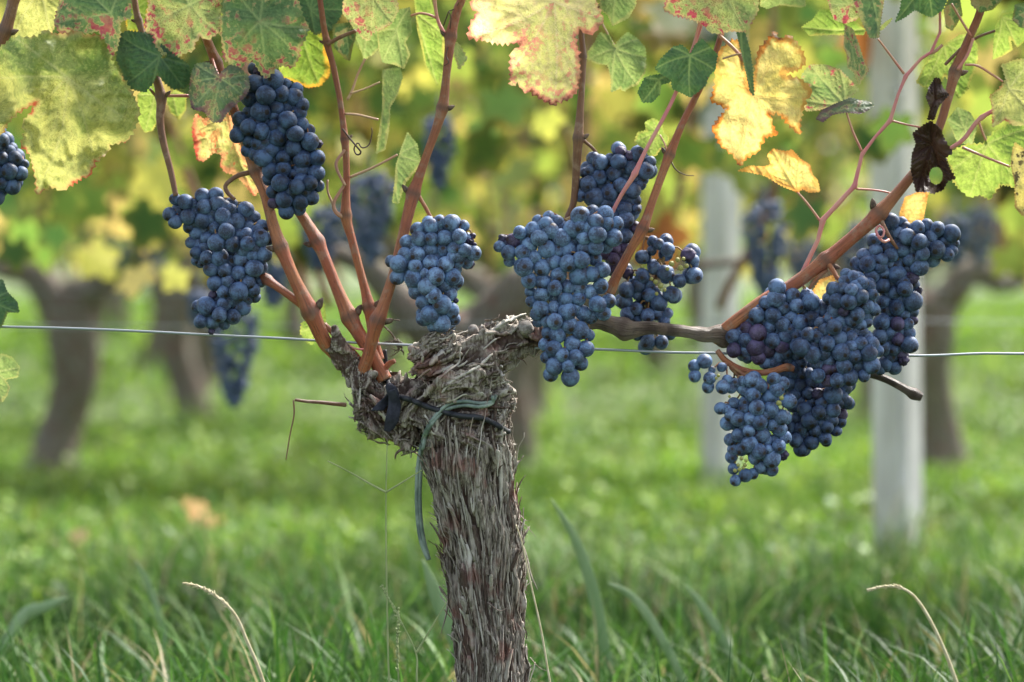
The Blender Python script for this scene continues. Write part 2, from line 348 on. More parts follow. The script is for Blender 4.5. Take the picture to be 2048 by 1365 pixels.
def pal(g, n, cols, wts, jit=0.18):
    c = np.array(cols)[g.choice(len(cols), n, p=np.array(wts) / sum(wts))]
    return np.clip(c * (1 + g.normal(0, jit, n))[:, None], 0.005, 0.9)
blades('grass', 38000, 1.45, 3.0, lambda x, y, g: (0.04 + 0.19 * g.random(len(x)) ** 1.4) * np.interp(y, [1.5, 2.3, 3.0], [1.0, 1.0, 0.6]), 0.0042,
       lambda x, y, c, g: pal(g, len(x), [(0.038, 0.11, 0.02), (0.065, 0.155, 0.03), (0.12, 0.22, 0.05), (0.36, 0.31, 0.17)], [5, 4, 2, 0.9]),  # greens lowered: the canopy's shade is put into the blade colour
       'tall grass under the front row, coloured deeper green for the shade there', 3, 0.55)
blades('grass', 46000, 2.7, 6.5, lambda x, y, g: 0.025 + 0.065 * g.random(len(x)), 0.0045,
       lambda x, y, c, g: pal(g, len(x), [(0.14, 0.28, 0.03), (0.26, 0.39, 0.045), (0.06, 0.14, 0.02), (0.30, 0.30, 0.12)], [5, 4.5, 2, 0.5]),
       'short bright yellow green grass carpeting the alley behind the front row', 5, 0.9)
blades('grass', 26000, 6.3, 24.0, lambda x, y, g: 0.04 + 0.07 * g.random(len(x)), 0.012,
       lambda x, y, c, g: pal(g, len(x), [(0.16, 0.29, 0.035), (0.24, 0.36, 0.05), (0.08, 0.18, 0.03)], [5, 4, 2]),
       'distant green grass between the farther vine rows', 6, 0.7, 3, False)
blades('grass', 9000, 2.2, 3.7, lambda x, y, g: 0.07 + 0.15 * g.random(len(x)) ** 1.5, 0.0034,
       lambda x, y, c, g: pal(g, len(x), [(0.07, 0.17, 0.03), (0.12, 0.24, 0.05), (0.20, 0.32, 0.09), (0.36, 0.31, 0.17)], [4, 4, 2, 0.6]),
       'wispy taller grass scattered between the front row and the post', 8, 0.8)
# clover-like low leaves that make the alley lumpy
def clover():
    g = np.random.default_rng(21); n = 16000
    y = 3.15 + 4.2 * g.random(n) ** 0.9; x = (g.random(n) * 2 - 1) * (0.26 * y + 0.8)
    k = vnoise(np.c_[x, y, x * 0] * 3.0, 4) > -0.15; x, y = x[k], y[k]; n = len(x)
    z = 0.015 + 0.07 * g.random(n); r = 0.004 + 0.008 * g.random(n)
    N_ = np.c_[g.normal(0, 0.5, n), g.normal(0, 0.5, n) - 0.2, np.ones(n)]; N_ /= np.linalg.norm(N_, axis=1)[:, None]
    U = np.cross(N_, [0, 1, 0.1]); U /= np.linalg.norm(U, axis=1)[:, None]; W = np.cross(N_, U)
    an = np.arange(6) / 6 * 2 * math.pi
    V = np.stack([np.c_[x, y, z] + (U * math.cos(t) + W * math.sin(t)) * r[:, None] * (1.0 if i % 2 else 0.75) for i, t in enumerate(an)], 1)
    F = np.arange(n * 6).reshape(n, 6); C = np.repeat(pal(g, n, [(0.18, 0.33, 0.035), (0.27, 0.40, 0.055), (0.07, 0.16, 0.03)], [4, 3, 3])[:, None], 6, 1).reshape(-1, 3)
    tag(mesh_obj('ground_cover', V.reshape(-1, 3), F, M_grass, None, False, {'col': ('FLOAT_COLOR', np.c_[C, np.ones(len(C))])}),
        'low round leaved clover and weeds mixed into the bright alley grass', 'ground cover', kind='stuff')
clover()

# ---------------------------------------------------------------- posts and wires
M_post = simple('whitewashed_post', (0.58, 0.55, 0.55), (0.82, 0.79, 0.80), 22, 0.85, (1, 1, 0.25), 0.4, 0.003)
def post(px, Y, wid, hgt, tilt, label):
    base = Vector(((px - 1024) * K * Y, Y, 0)); t = tube([(0, 0, z) for z in np.linspace(-0.05, hgt, 14)], wid / 2 * 1.28, 4)
    bmv, bmf = t
    import bmesh
    bm = bmesh.new(); vs = [bm.verts.new(v) for v in bmv]
    for f in bmf:
        u = list(dict.fromkeys(map(int, f)))
        if len(u) > 2: bm.faces.new([vs[i] for i in u])
    bmesh.ops.rotate(bm, verts=bm.verts, matrix=Matrix.Rotation(math.radians(22), 3, 'Z'))
    ed = [e_ for e_ in bm.edges if abs((e_.verts[0].co - e_.verts[1].co).normalized().z) > 0.9 and len(e_.link_faces) == 2]
    bmesh.ops.bevel(bm, geom=ed, offset=0.008, segments=3, affect='EDGES')
    me = bpy.data.meshes.new('trellis_post'); bm.to_mesh(me); bm.free(); me.materials.append(M_post)
    o = bpy.data.objects.new('trellis_post', me); COL.objects.link(o); o.location = base; o.rotation_euler = (0, math.radians(tilt), 0)
    # nails / wire staples as a part
    for z in (0.37, 0.72, 1.08, 1.42):
        mb = MB(); mb.add(*tube([(-0.012, -wid / 2 - 0.006, z), (0, -wid / 2 - 0.012, z + 0.004), (0.012, -wid / 2 - 0.006, z)], 0.002, 6)); mb.build('staple', M_wire, o)
    return tag(o, label, 'post', 'pale trellis posts')
post(1797, 3.7, 0.0676, 1.75, -0.6, 'pale grey white square trellis post at right behind the largest grape cluster')
post(1440, 4.9, 0.070, 1.75, 0.3, 'narrower blurred pale trellis post left of the wide post and farther back')

def wire(name, pts, r, label):
    mb = MB(); mb.add(*tube(crom(pts, 6), r, 8)); o = mb.build(name, M_wire); put(o, pts[0]); return tag(o, label, 'wire', 'trellis wires')
WY = 1.945
wire('trellis_wire', [tuple(P(x, y, WY)) for x, y in ((-1400, 640), (-600, 643), (0, 654), (160, 658), (300, 664), (430, 671), (560, 677), (640, 682), (800, 690), (960, 694), (1190, 699), (1330, 705), (1440, 707), (1600, 711), (1840, 712), (1950, 708), (2048, 708), (2600, 712), (3400, 716))], 0.00105, 'thin grey galvanised wire running across the picture in front of the trunk head')
wire('trellis_wire', [(x, 3.455, 0.378 + 0.004 * math.sin(x * 3)) for x in np.linspace(-3, 3, 13)], 0.0012, 'faint blurred wire of the second row seen right of the pale post')
wire('trellis_wire', [(x, 5.05, 0.40 + 0.004 * math.sin(x * 2)) for x in np.linspace(-4, 4, 13)], 0.0012, 'hardly visible wire of the third row behind the farther post')

# ---------------------------------------------------------------- the front vine
VINE = empty('grapevine', P(985, 1706), 'old gnarled grapevine with shaggy grey bark and reddish canes in the foreground', 'grapevine')
def vpart(o, origin=None):
    if origin is not None: put(o, origin)
    loc = o.location.copy(); o.parent = VINE; o.location = loc - VINE.location; return o

SKEL = [  # (px, py, radius px, offset in distance mm)
    [(990, 1725, 96, 0), (985, 1600, 84, 0), (985, 1450, 75, 0), (984, 1365, 70, 0), (973, 1250, 67, 0), (968, 1150, 71, 0), (964, 1080, 74, 0), (950, 1000, 78, 0), (937, 920, 86, 0), (930, 850, 82, 0), (920, 800, 76, 4), (900, 760, 62, 6)],
    [(925, 800, 66, 0), (882, 755, 62, 0), (858, 735, 50, -4), (838, 742, 42, -6)],
    [(862, 742, 52, 0), (905, 722, 48, -4), (950, 704, 42, -4), (990, 690, 33, 0), (1030, 676, 27, 4), (1070, 664, 28, 6), (1120, 655, 22, 10), (1180, 648, 15, 10)],
    [(890, 815, 60, 0), (830, 815, 54, 0), (780, 812, 55, 0), (748, 803, 47, 0), (732, 780, 38, 0), (724, 755, 33, 0), (722, 742, 22, 0)],
    [(840, 852, 40, 0), (795, 850, 40, 0), (755, 832, 42, 0), (728, 800, 36, 0)],
    [(735, 790, 27, 0), (712, 740, 19, 0), (690, 705, 17, -4), (677, 680, 14, -8), (667, 652, 5, -9)],
    [(712, 752, 26, 0), (694, 728, 23, 0), (674, 706, 19, -1), (658, 690, 15, -1)],
    [(960, 765, 34, 0), (990, 805, 30, 0), (990, 850, 28, 0)],
    [(900, 700, 28, -14), (870, 690, 24, -16), (848, 700, 22, -12)],
    [(985, 742, 22, -14), (940, 752, 26, -22), (900, 775, 24, -26), (862, 790, 20, -24)],
]
def trunk():
    mb = MB(); S = []; T = []; RR = []; ID = []
    for ci, ch in enumerate(SKEL):
        c = crom(ch, 8); pts = np.array([P(a_[0], a_[1], D0 + a_[3] / 1000) for a_ in c]); rad = c[:, 2] * K * D0
        mb.add(*tube(pts, rad, 20))
        t = np.gradient(pts, axis=0); t /= np.linalg.norm(t, axis=1)[:, None]
        for e_ in (0, -1):     # round ends
            pass
        S.append(pts); T.append(t); RR.append(rad); ID += [ci] * len(pts)
    o = mb.build('trunk', M_bark)
    md = o.modifiers.new('r', 'REMESH'); md.mode = 'VOXEL'; md.voxel_size = 0.0009; md.use_smooth_shade = True
    dg = bpy.context.evaluated_depsgraph_get(); me = bpy.data.meshes.new_from_object(o.evaluated_get(dg))
    bpy.data.objects.remove(o)
    n = len(me.vertices); V = np.empty(n * 3); me.vertices.foreach_get('co', V); V = V.reshape(-1, 3)
    Nn = np.empty(n * 3); me.vertices.foreach_get('normal', Nn); Nn = Nn.reshape(-1, 3)
    S = np.vstack(S); T = np.vstack(T); RR = np.concatenate(RR)
    # blended skeleton frame at every vertex
    t = np.zeros((n, 3)); ctr = np.zeros((n, 3)); wsum = np.zeros(n); near = np.full(n, 1e9)
    for k in range(len(S)):
        d = np.linalg.norm(V - S[k], axis=1) / (RR[k] + 1e-6); wgt = np.exp(-((d / 0.55) ** 2)) + 1e-9
        t += wgt[:, None] * T[k] * (1 if T[k][2] > -0.2 else -1); ctr += wgt[:, None] * S[k]; wsum += wgt
    t /= np.linalg.norm(t, axis=1)[:, None] + 1e-12
    head = np.maximum(np.clip((V[:, 2] - 0.325) / 0.03, 0, 1), np.clip((P(845, 0).x - V[:, 0]) / 0.01, 0, 1))        # 0 on the straight trunk, 1 in the head
    # the head twists: bark runs up to the right into the arm and curls round the knob
    phi = 0.55 + 0.9 * vnoise(V * 16 + 3.1, 77); phi = np.where(V[:, 0] < P(800, 0).x, -0.55 + 0.8 * vnoise(V * 18, 78), phi)
    flow = np.c_[np.cos(phi), 0.15 * np.sin(phi * 3), np.sin(phi)]; wf = head * np.interp(V[:, 0], [P(700, 0).x, P(740, 0).x, P(1000, 0).x, P(1060, 0).x], [0, 1, 1, 0]) * 0.85
    t = t * (1 - wf[:, None]) + flow * wf[:, None]; t /= np.linalg.norm(t, axis=1)[:, None] + 1e-9
    warp = np.stack([fbm(V * 20, 2, s) for s in (1, 2, 3)], 1)
    Vw = V + warp * (0.005 + 0.012 * head[:, None])
    # anisotropic coordinates: compress along the tangent
    Vw = Vw - np.array(P(890, 770)); al = (Vw * t).sum(1); perp = Vw - al[:, None] * t
    q = perp * 330 + t * (al * 26)[:, None]
    fib = np.abs(fbm(q, 4, 5)) * 3.2 - 1                     # narrow furrows between fibres
    q2 = perp * 120 + t * (al * 13)[:, None]
    strip = np.clip(np.abs(fbm(q2, 4, 9)) * 4.0 - 1, -1, 1.2)  # wide furrows between plates
    lump = fbm(V * 30, 3, 13)
    plate = np.clip(fbm(perp * 70 + t * (al * 24)[:, None], 4, 17) * 5, -1, 1)   # steps where bark has flaked off
    fine = fbm(q * 2.4, 3, 21)
    zt = P(0, 775).z
    r_scale = np.where(V[:, 2] > zt, np.interp(V[:, 0], [P(640, 0).x, P(735, 0).x, P(765, 0).x], [0.22, 0.4, 1]), 1) * np.interp(V[:, 0], [P(1060, 0).x, P(1150, 0).x], [1, 0.35])
    disp = (0.0014 * fib + (0.0031 + 0.0016 * head) * strip + (0.0035 + 0.0055 * head) * lump + 0.0018 * plate + 0.0006 * fine + 0.0008) * r_scale
    V2 = V + Nn * disp[:, None]
    val = np.clip(0.44 + 0.17 * fib + 0.22 * strip + 0.16 * plate + 0.18 * fine, 0, 1)
    me.vertices.foreach_set('co', V2.ravel()); me.update()
    nf = len(me.polygons); polys = [tuple(p.vertices) for p in me.polygons]
    bv = BVHTree.FromPolygons([tuple(v) for v in V2], polys)
    # peeling strips
    out = MB(); out.V.append(V2); out.n = n; out.F = polys; out.A.append(val[:, None])
    g = np.random.default_rng(5); cnt = 0
    idx = g.choice(n, 6500, replace=False)
    for i in idx:
        if cnt >= 2000: break
        z = V2[i, 2]; nrm = Nn[i]; tt = t[i]; hd = head[i]
        if z < 0.0: continue
        if r_scale[i] < 0.8: continue
        if hd > 0.5 and g.random() < 0.70: continue
        if V2[i, 1] > D0 + 0.01 and g.random() < 0.45: continue
        tt = tt - nrm * np.dot(tt, nrm); l = np.linalg.norm(tt)
        if l < 0.3: continue
        tt /= l; side = np.cross(nrm, tt); a_ = g.normal(0, 0.035 + 0.10 * hd) + warp[i, 0] * (0.25 + 0.6 * hd)
        d = tt * math.cos(a_) + side * math.sin(a_); side = np.cross(nrm, d)
        big = g.random() < 0.16 + 0.25 * hd
        Ls = (g.uniform(0.010, 0.035) * (1 + 1.8 * g.random() ** 3) if not big else g.uniform(0.015, 0.06)) if hd < 0.5 else g.uniform(0.010, 0.030); W = (g.uniform(0.0006, 0.0022) if not big else g.uniform(0.0025, 0.0065)) if hd < 0.5 else g.uniform(0.0012, 0.0055)
        m = 10; s = np.linspace(0, 1, m)
        k0, k1 = g.uniform(0, 1) ** 3 * 0.0022, g.uniform(0, 1) ** (6 if hd < 0.5 else 3) * (0.010 if hd < 0.5 else 0.0035)
        wav = g.normal(0, 0.0003 + 0.0004 * hd); ph = g.random() * 6
        cc = V2[i] + d * ((s - 0.35) * Ls)[:, None] + nrm * (0.0006 + k0 * (1 - s) ** 3 + k1 * s ** 3 + wav * np.sin(s * 6 + ph))[:, None] + side * (np.sin(s * 3 + ph) * Ls * 0.025 * (1 + 3 * hd))[:, None]
        # keep the strip on the bark
        for j in range(m):
            hit = bv.find_nearest(Vector(cc[j]))
            if hit[0] is not None:
                hp, hn = np.array(hit[0]), np.array(hit[1]); off = np.dot(cc[j] - hp, nrm)
                lim = 0.0004 + k0 * (1 - s[j]) ** 3 + k1 * s[j] ** 3
                cc[j] += nrm * (lim - off) * 0.9
        ww = W * 0.5 * (np.clip(np.sin(np.clip(s * 0.94 + 0.03, 0, 1) * math.pi), 0, 1) ** 0.35 * (1 + 0.22 * np.sin(s * 23 + ph) + 0.15 * np.sin(s * 41 + ph * 3)) + 0.05); tw = g.normal(0, 0.5) * s
        sv = side[None] * np.cos(tw)[:, None] + nrm[None] * np.sin(tw)[:, None]
        th = 0.0003; sk = g.uniform(-0.6, 0.6)
        ring = np.stack([cc - sv * ww[:, None], cc + nrm * (np.minimum(ww * 0.35, 0.0006 - 0.0003 * hd) + th)[:, None] + side * (ww * sk)[:, None], cc + sv * ww[:, None], cc - nrm * 0.0005], 1).reshape(-1, 3)
        F = [(a2 * 4 + b2, a2 * 4 + (b2 + 1) % 4, a2 * 4 + 4 + (b2 + 1) % 4, a2 * 4 + 4 + b2) for a2 in range(m - 1) for b2 in range(4)] + [(3, 2, 1, 0), (m * 4 - 4, m * 4 - 3, m * 4 - 2, m * 4 - 1)]
        out.add(ring, F, [float(np.clip(g.normal(0.52, 0.30), 0.02, 1))]); cnt += 1
    o = out.build('trunk', M_bark); vpart(o, P(985, 1706))
    # a few long loose shreds standing off the right and left edges
    sh = MB()
    for pts, r in (([(1040, 1080, 0), (1052, 1110, -4), (1062, 1150, -6), (1075, 1180, -6)], 5), ([(1036, 1040, 0), (1055, 1055, -3), (1072, 1075, -5)], 2.2),
                   ([(1040, 1030, 0), (1052, 1042, -3), (1066, 1038, -5)], 2), ([(1020, 930, 0), (1028, 905, -3), (1034, 888, -4)], 6), ([(1036, 1160, 0), (1050, 1155, -3), (1054, 1140, -4)], 4),
                   ([(900, 1180, 0), (892, 1230, -5), (882, 1268, -6)], 6), ([(975, 1205, -32), (1000, 1222, -36), (1020, 1212, -34)], 2.6), ([(715, 850, -5), (722, 866, -8), (745, 872, -8)], 3),
                   ([(825, 888, -10), (795, 905, -12), (790, 918, -12)], 8), ([(1060, 1315, 0), (1078, 1335, -3), (1100, 1345, -5)], 1.6), ([(1045, 1290, 0), (1058, 1300, -3)], 2)):
        c = crom([(*P(x, y, D0 + yy / 1000), rr) for (x, y, yy), rr in zip(pts, np.linspace(r, r * 0.25, len(pts)) * K * D0)], 6)
        sh = MB(); sh.add(*tube(c[:, :3], c[:, 3], 6, 0.5, 0.3), [R.uniform(0.2, 0.7)]); vpart(sh.build('bark_shred', M_bark), c[0, :3])
    return bv
BV = trunk()
def fy(px, py, gap=0.0, default=None):
    """distance at which the line of sight meets the trunk, less a gap"""
    o = Vector((0, 0, H)); d = (P(px, py, D0) - o).normalized(); h = BV.ray_cast(o, d)
    return (h[0].y - gap) if h[0] is not None else default

# saw cuts on the arm
for px, py, r in ((945, 657, 10), (1050, 652, 14)):
    Y = fy(px, py + 8, 0.002, D0 - 0.01); c = P(px, py, Y); nv = Vector((-0.25, -0.75, 0.6)).normalized()
    mb = MB(); mb.add(*tube([tuple(c - nv * 0.008), tuple(c), tuple(c + nv * 0.0008)], [r * K * D0 * 1.1, r * K * D0, r * K * D0 * 0.86], 16, 1, 0.05), [1.0])
    vpart(mb.build('pruning_cut', simple('cut_wood', (0.17, 0.14, 0.12), (0.34, 0.31, 0.28), 300, 0.85)), c)

# canes ---------------------------------------------------------
def cane(name, pts, mat, nodes=(), seg=14, label=None, sub=10, rough=0.05, parent=None, bud=True, top=1.0, flare=0.0):
    """pts: (px,py,r px,distance offset mm)"""
    c = crom(pts, sub); path = np.array([P(a_[0], a_[1], D0 + a_[3] / 1000) for a_ in c]); rad = np.maximum(c[:, 2], 0.6) * K * D0 * (0.78 if name in ('shoot', 'stalk') else 0.88)
    s = np.concatenate([[0], np.cumsum(np.linalg.norm(np.diff(path, axis=0), axis=1))])
    # resample evenly
    n = max(6, int(s[-1] / max(0.0018, rad.mean() * 0.35))); u = np.linspace(0, s[-1], n)
    path = np.stack([np.interp(u, s, path[:, k]) for k in range(3)], 1); rad = np.interp(u, s, rad); rad = rad * np.interp(u / s[-1], [0, 0.25, 0.45, 1], [1, 1, top, top]); rad = rad * (1 + flare * np.exp(-(u / 0.008) ** 2))
    nd = []
    for nx, ny in nodes:
        q = np.array(P(nx, ny)); i = np.argmin(np.linalg.norm((path - q)[:, [0, 2]], axis=1)); nd.append(i)
    for i in nd: rad = rad * (1 + 0.24 * np.exp(-((u - u[i]) / (rad[i] * 0.9)) ** 2) + 0.10 * np.exp(-((u - u[i]) / (rad[i] * 2.4)) ** 2))
    path = path + 0.05 * rad.mean() * np.stack([fbm(np.c_[u * 60, u * 0 + k, u * 0], 2, k) for k in range(3)], 1)
    V, F = tube(path, rad, seg, 1, rough, len(pts))
    al = np.concatenate([np.repeat(u, seg), [0, u[-1]]]); ar = np.concatenate([np.tile(np.arange(seg) / seg * 2 * math.pi, n), [0, 0]])
    nv = np.zeros(n)
    for i in nd: nv = np.maximum(nv, np.exp(-((u - u[i]) / (rad[i] * 0.55)) ** 2))
    nv = np.concatenate([np.repeat(nv, seg), [0, 0]])
    o = mesh_obj(name, V, [tuple(dict.fromkeys(map(int, f))) for f in F], mat, None, True, {'along': ('FLOAT', al), 'around': ('FLOAT', ar), 'node': ('FLOAT', nv)})
    if parent is None: vpart(o, path[0])
    else: put(o, path[0]); loc = o.location.copy(); o.parent = parent; o.location = loc - (parent.location + (VINE.location if parent.parent else Vector()))
    if label: o['label'] = label
    if bud:
        for k, i in enumerate(nd):
            if rad[i] < 0.0024: continue
            b = MB(); T = path[min(i + 1, n - 1)] - path[i - 1]; T /= np.linalg.norm(T); sd_ = np.cross(T, [0, 1, 0]); sd_ /= np.linalg.norm(sd_); sd_ *= (1 if k % 2 else -1)
            p0 = path[i] + sd_ * rad[i] * 0.8; d = sd_ * 0.8 + T * 0.6 - np.array([0, 0.25, 0])
            b.add(*tube([p0, p0 + d * rad[i] * 0.35, p0 + d * rad[i] * 0.8, p0 + d * rad[i] * 1.15], np.array([0.36, 0.40, 0.28, 0.06]) * rad[i], 8, 1, 0.3, k))
            q = b.build('bud', M_bud, None); put(q, p0); lc = q.location.copy(); q.parent = o; q.location = lc - o.location - (VINE.location if o.parent is VINE else Vector())
    return o
C1 = cane('cane', [(676, 716, 13, 6), (664, 702, 15, 1), (647, 680, 17, -4), (622, 625, 17, -10), (592, 565, 14, -12), (566, 505, 14, -12), (548, 455, 13, -10), (530, 390, 12, -6), (508, 335, 13, 0), (485, 270, 12, 4), (462, 205, 12, 4), (435, 130, 12, 2), (408, 65, 11, 0), (392, 0, 11, 0), (375, -120, 10, 0), (360, -400, 9, 0)], M_cane, [(622, 622), (562, 498), (512, 345), (435, 125)], top=0.92, label='thick reddish cane leaning left, forking from the spur')
cane('cane', [(606, 612, 9, -8), (580, 592, 9, -8), (552, 572, 9, -6), (532, 558, 10, -2), (515, 545, 9, 8)], M_cane, [(536, 560)], bud=False, label='short side cane stub behind the left bunch')
cane('cane', [(470, 400, 4.5, -6), (455, 385, 5, -6), (452, 370, 5, -5), (475, 352, 5.5, -2), (500, 345, 6, 0)], M_cane_dk, label='bunch stem bending down from the left cane', bud=False)
cane('cane', [(352, 392, 6, -8), (342, 345, 7, -6), (328, 290, 8, -4), (320, 240, 9, -2), (322, 195, 11, 0), (306, 135, 10, 0), (288, 75, 10, 0), (272, 20, 10, 0), (262, -60, 10, 0), (240, -300, 9, 0)], M_cane_dk, [(322, 192), (282, 40)], top=0.72, label='slim brown cane hanging from the leaves above the left bunch')
C2 = cane('cane', [(770, 760, 13, 4), (745, 712, 15, 4), (718, 668, 15, 6), (697, 630, 16, 8), (672, 572, 13, 10), (645, 505, 13, 12), (632, 478, 14, 14), (604, 432, 13, 16), (570, 380, 12, 22), (540, 300, 11, 26), (520, 200, 10, 26), (505, 60, 10, 26), (500, -250, 9, 26)], M_cane, [(700, 636), (637, 482)], flare=0.35, top=0.85, label='reddish cane second from left, rising behind the upper bunch')
C3 = cane('cane', [(758, 720, 10, 10), (746, 670, 11, 10), (738, 615, 12, 10), (722, 550, 9.5, 10), (704, 480, 9.5, 10), (692, 430, 11, 10), (693, 350, 8.5, 10), (690, 285, 10, 10), (682, 215, 8.5, 10), (668, 140, 9, 10), (654, 85, 9.5, 10), (644, 30, 8.5, 10), (636, -60, 8, 10), (625, -350, 8, 10)], M_cane, [(740, 612), (692, 432), (691, 278), (654, 82)], flare=0.3, top=0.78, label='slender straight brown cane with red leaf stalks')
C4 = cane('cane', [(718, 772, 14, 4), (726, 742, 15, -4), (737, 708, 14, -9), (752, 650, 15, -14), (768, 608, 13, -14), (790, 540, 12, -12), (808, 465, 13, -10), (826, 390, 15, -8), (852, 315, 12, -8), (884, 220, 15, -6), (893, 150, 12, -6), (902, 72, 15, -4), (915, 20, 13, -2), (932, -40, 12, 0), (985, -350, 10, 0)], M_cane, [(755, 640), (826, 385), (885, 218), (901, 72)], flare=0.0, top=0.76, label='long reddish cane leaning right past the small round bunch')
cane('cane', [(835, 388, 5, -8), (848, 410, 4.5, -8), (862, 436, 4.5, -6), (872, 452, 4, -4)], M_cane, bud=False, label='stem of the small round bunch')
C5 = cane('cane', [(1128, 450, 6, 12), (1136, 432, 7, 10), (1147, 405, 8, 8), (1152, 350, 9, 4), (1156, 282, 10.5, 0), (1162, 200, 8.5, 0), (1166, 120, 8.5, 4), (1162, 60, 8.5, 8), (1164, -20, 8.5, 8), (1175, -320, 8, 8)], M_cane_dk, [(1156, 278), (1167, 115)], top=0.85, label='upright olive brown cane left of the upper middle bunch')
cane('cane', [(1160, 275, 5, 0), (1172, 285, 4, 2), (1188, 300, 3.8, 8), (1200, 318, 3.6, 14)], M_cane_dk, bud=False, label='short curved stem of the upper middle bunch')
C6 = cane('cane', [(1218, 585, 11, -12), (1236, 548, 11, -16), (1262, 498, 10.5, -18), (1285, 458, 11, -18), (1304, 405, 9.5, -16), (1324, 350, 9.5, -12), (1340, 308, 10.5, -10), (1366, 245, 8.5, -8), (1396, 185, 8.5, -4), (1424, 125, 8.5, 0), (1442, 70, 8, 4), (1458, 0, 8, 6), (1500, -320, 8, 6)], M_cane, [(1288, 460), (1340, 310)], top=0.88, flare=0.3, label='orange brown cane crossing in front of the middle bunches')
C7 = cane('shoot', [(1222, 430, 5, -22), (1244, 388, 5, -26), (1268, 350, 6.5, -28), (1292, 300, 5, -24), (1325, 240, 5, -20), (1350, 190, 5, -14), (1374, 130, 5, -8), (1392, 80, 5, 0), (1408, 30, 5, 4), (1430, -60, 5, 4)], M_pink, [(1268, 350)], bud=False, label='thin pink shoot crossing the upper middle bunch')
C8o = cane('old_cane', [(1130, 655, 22, 10), (1190, 644, 17, 6), (1240, 655, 19, 2), (1262, 660, 18, 0), (1300, 657, 14, -2), (1360, 662, 14, -2), (1410, 670, 15, 0), (1440, 670, 19, 0), (1452, 676, 20, 2), (1500, 690, 12, 14), (1600, 712, 11, 22), (1700, 735, 10, 22), (1760, 754, 9, 18), (1800, 773, 8.5, 14), (1828, 788, 11, 12), (1843, 794, 9, 12)], M_cane_old, [(1250, 657), (1446, 673), (1830, 789)], bud=False, rough=0.24, seg=28, label='grey brown bearing arm running right from the trunk, its dry end sticking out past the bunches')
C8 = cane('cane', [(1430, 680, 13, 6), (1447, 664, 16, -1), (1475, 640, 15, -4), (1530, 600, 15, -4), (1585, 570, 15, -4), (1640, 530, 15, -6), (1700, 480, 15, -8), (1755, 430, 17, -10), (1800, 380, 14, -8), (1850, 315, 13, -4), (1880, 250, 13, 0), (1895, 200, 13, 2), (1912, 140, 15, 4), (1932, 90, 12, 6), (1958, 30, 12, 6), (1985, -60, 12, 6), (2060, -330, 10, 6)], M_cane, [(1650, 522), (1755, 430), (1910, 140)], top=0.78, label='thick red brown cane arching up to the right')
cane('shoot', [(1435, 702, 7, -6), (1452, 722, 8, -10), (1480, 738, 8, -14), (1515, 746, 8, -18), (1548, 742, 8.5, -20), (1572, 735, 9, -20), (1588, 738, 6, -20)], M_cane, [(1573, 736)], bud=False, label='short curved orange brown shoot above the lowest bunch')
cane('shoot', [(1542, 745, 3.5, -20), (1536, 765, 3, -24), (1537, 785, 3, -24)], M_pink, bud=False)
cane('shoot', [(1650, 520, 7, -8), (1662, 535, 7, -12), (1672, 552, 6, -18), (1682, 566, 5, -20)], M_cane, bud=False, label='forked stem of the big right cluster')
cane('shoot', [(1655, 540, 5, -8), (1635, 556, 5, -8), (1618, 578, 4.5, -6)], M_cane, bud=False)
cane('shoot', [(1762, 440, 6, -12), (1770, 458, 5.5, -14), (1782, 480, 5, -14), (1795, 498, 4, -12)], M_cane_dk, bud=False, label='dark stem of the far right bunch')
def stiff(p):
    q = [p[0]]
    for a_, b_ in zip(p[:-1], p[1:]): q += [tuple(x + (y - x) * f for x, y in zip(a_, b_)) for f in (0.2, 0.8)] + [b_]
    return q
PK = [(1598, 560, 6, 0), (1636, 480, 5.5, 0), (1646, 440, 6.5, 0), (1709, 372, 6, 0), (1724, 310, 5.5, 2), (1750, 275, 5, 4), (1780, 242, 6.5, 6), (1796, 190, 5, 8), (1812, 152, 6, 10), (1842, 118, 5, 12), (1862, 105, 5, 12), (1880, 65, 4.5, 14), (1880, 25, 4, 14), (1885, -60, 4, 14)]
SH = cane('shoot', stiff(PK), M_pink, [(1644, 442), (1709, 373), (1725, 304), (1781, 240), (1811, 152)], bud=False, top=0.8, label='zigzag pink lateral shoot in front of the wide pale post')
for pts in ([(1900, 298, 5, -6), (1928, 278, 5.5, -8), (1960, 238, 5.5, -10), (2010, 210, 5, -12), (2060, 185, 6, -12)], [(1890, 130, 4, 6), (1925, 95, 4, 6), (1955, 75, 3.5, 4), (1990, 62, 3.5, 4)]):
    cane('shoot', pts, M_pink if pts[0][0] == 1900 else M_cane_dk, [(1962, 238)] if pts[0][0] == 1900 else (), bud=False)
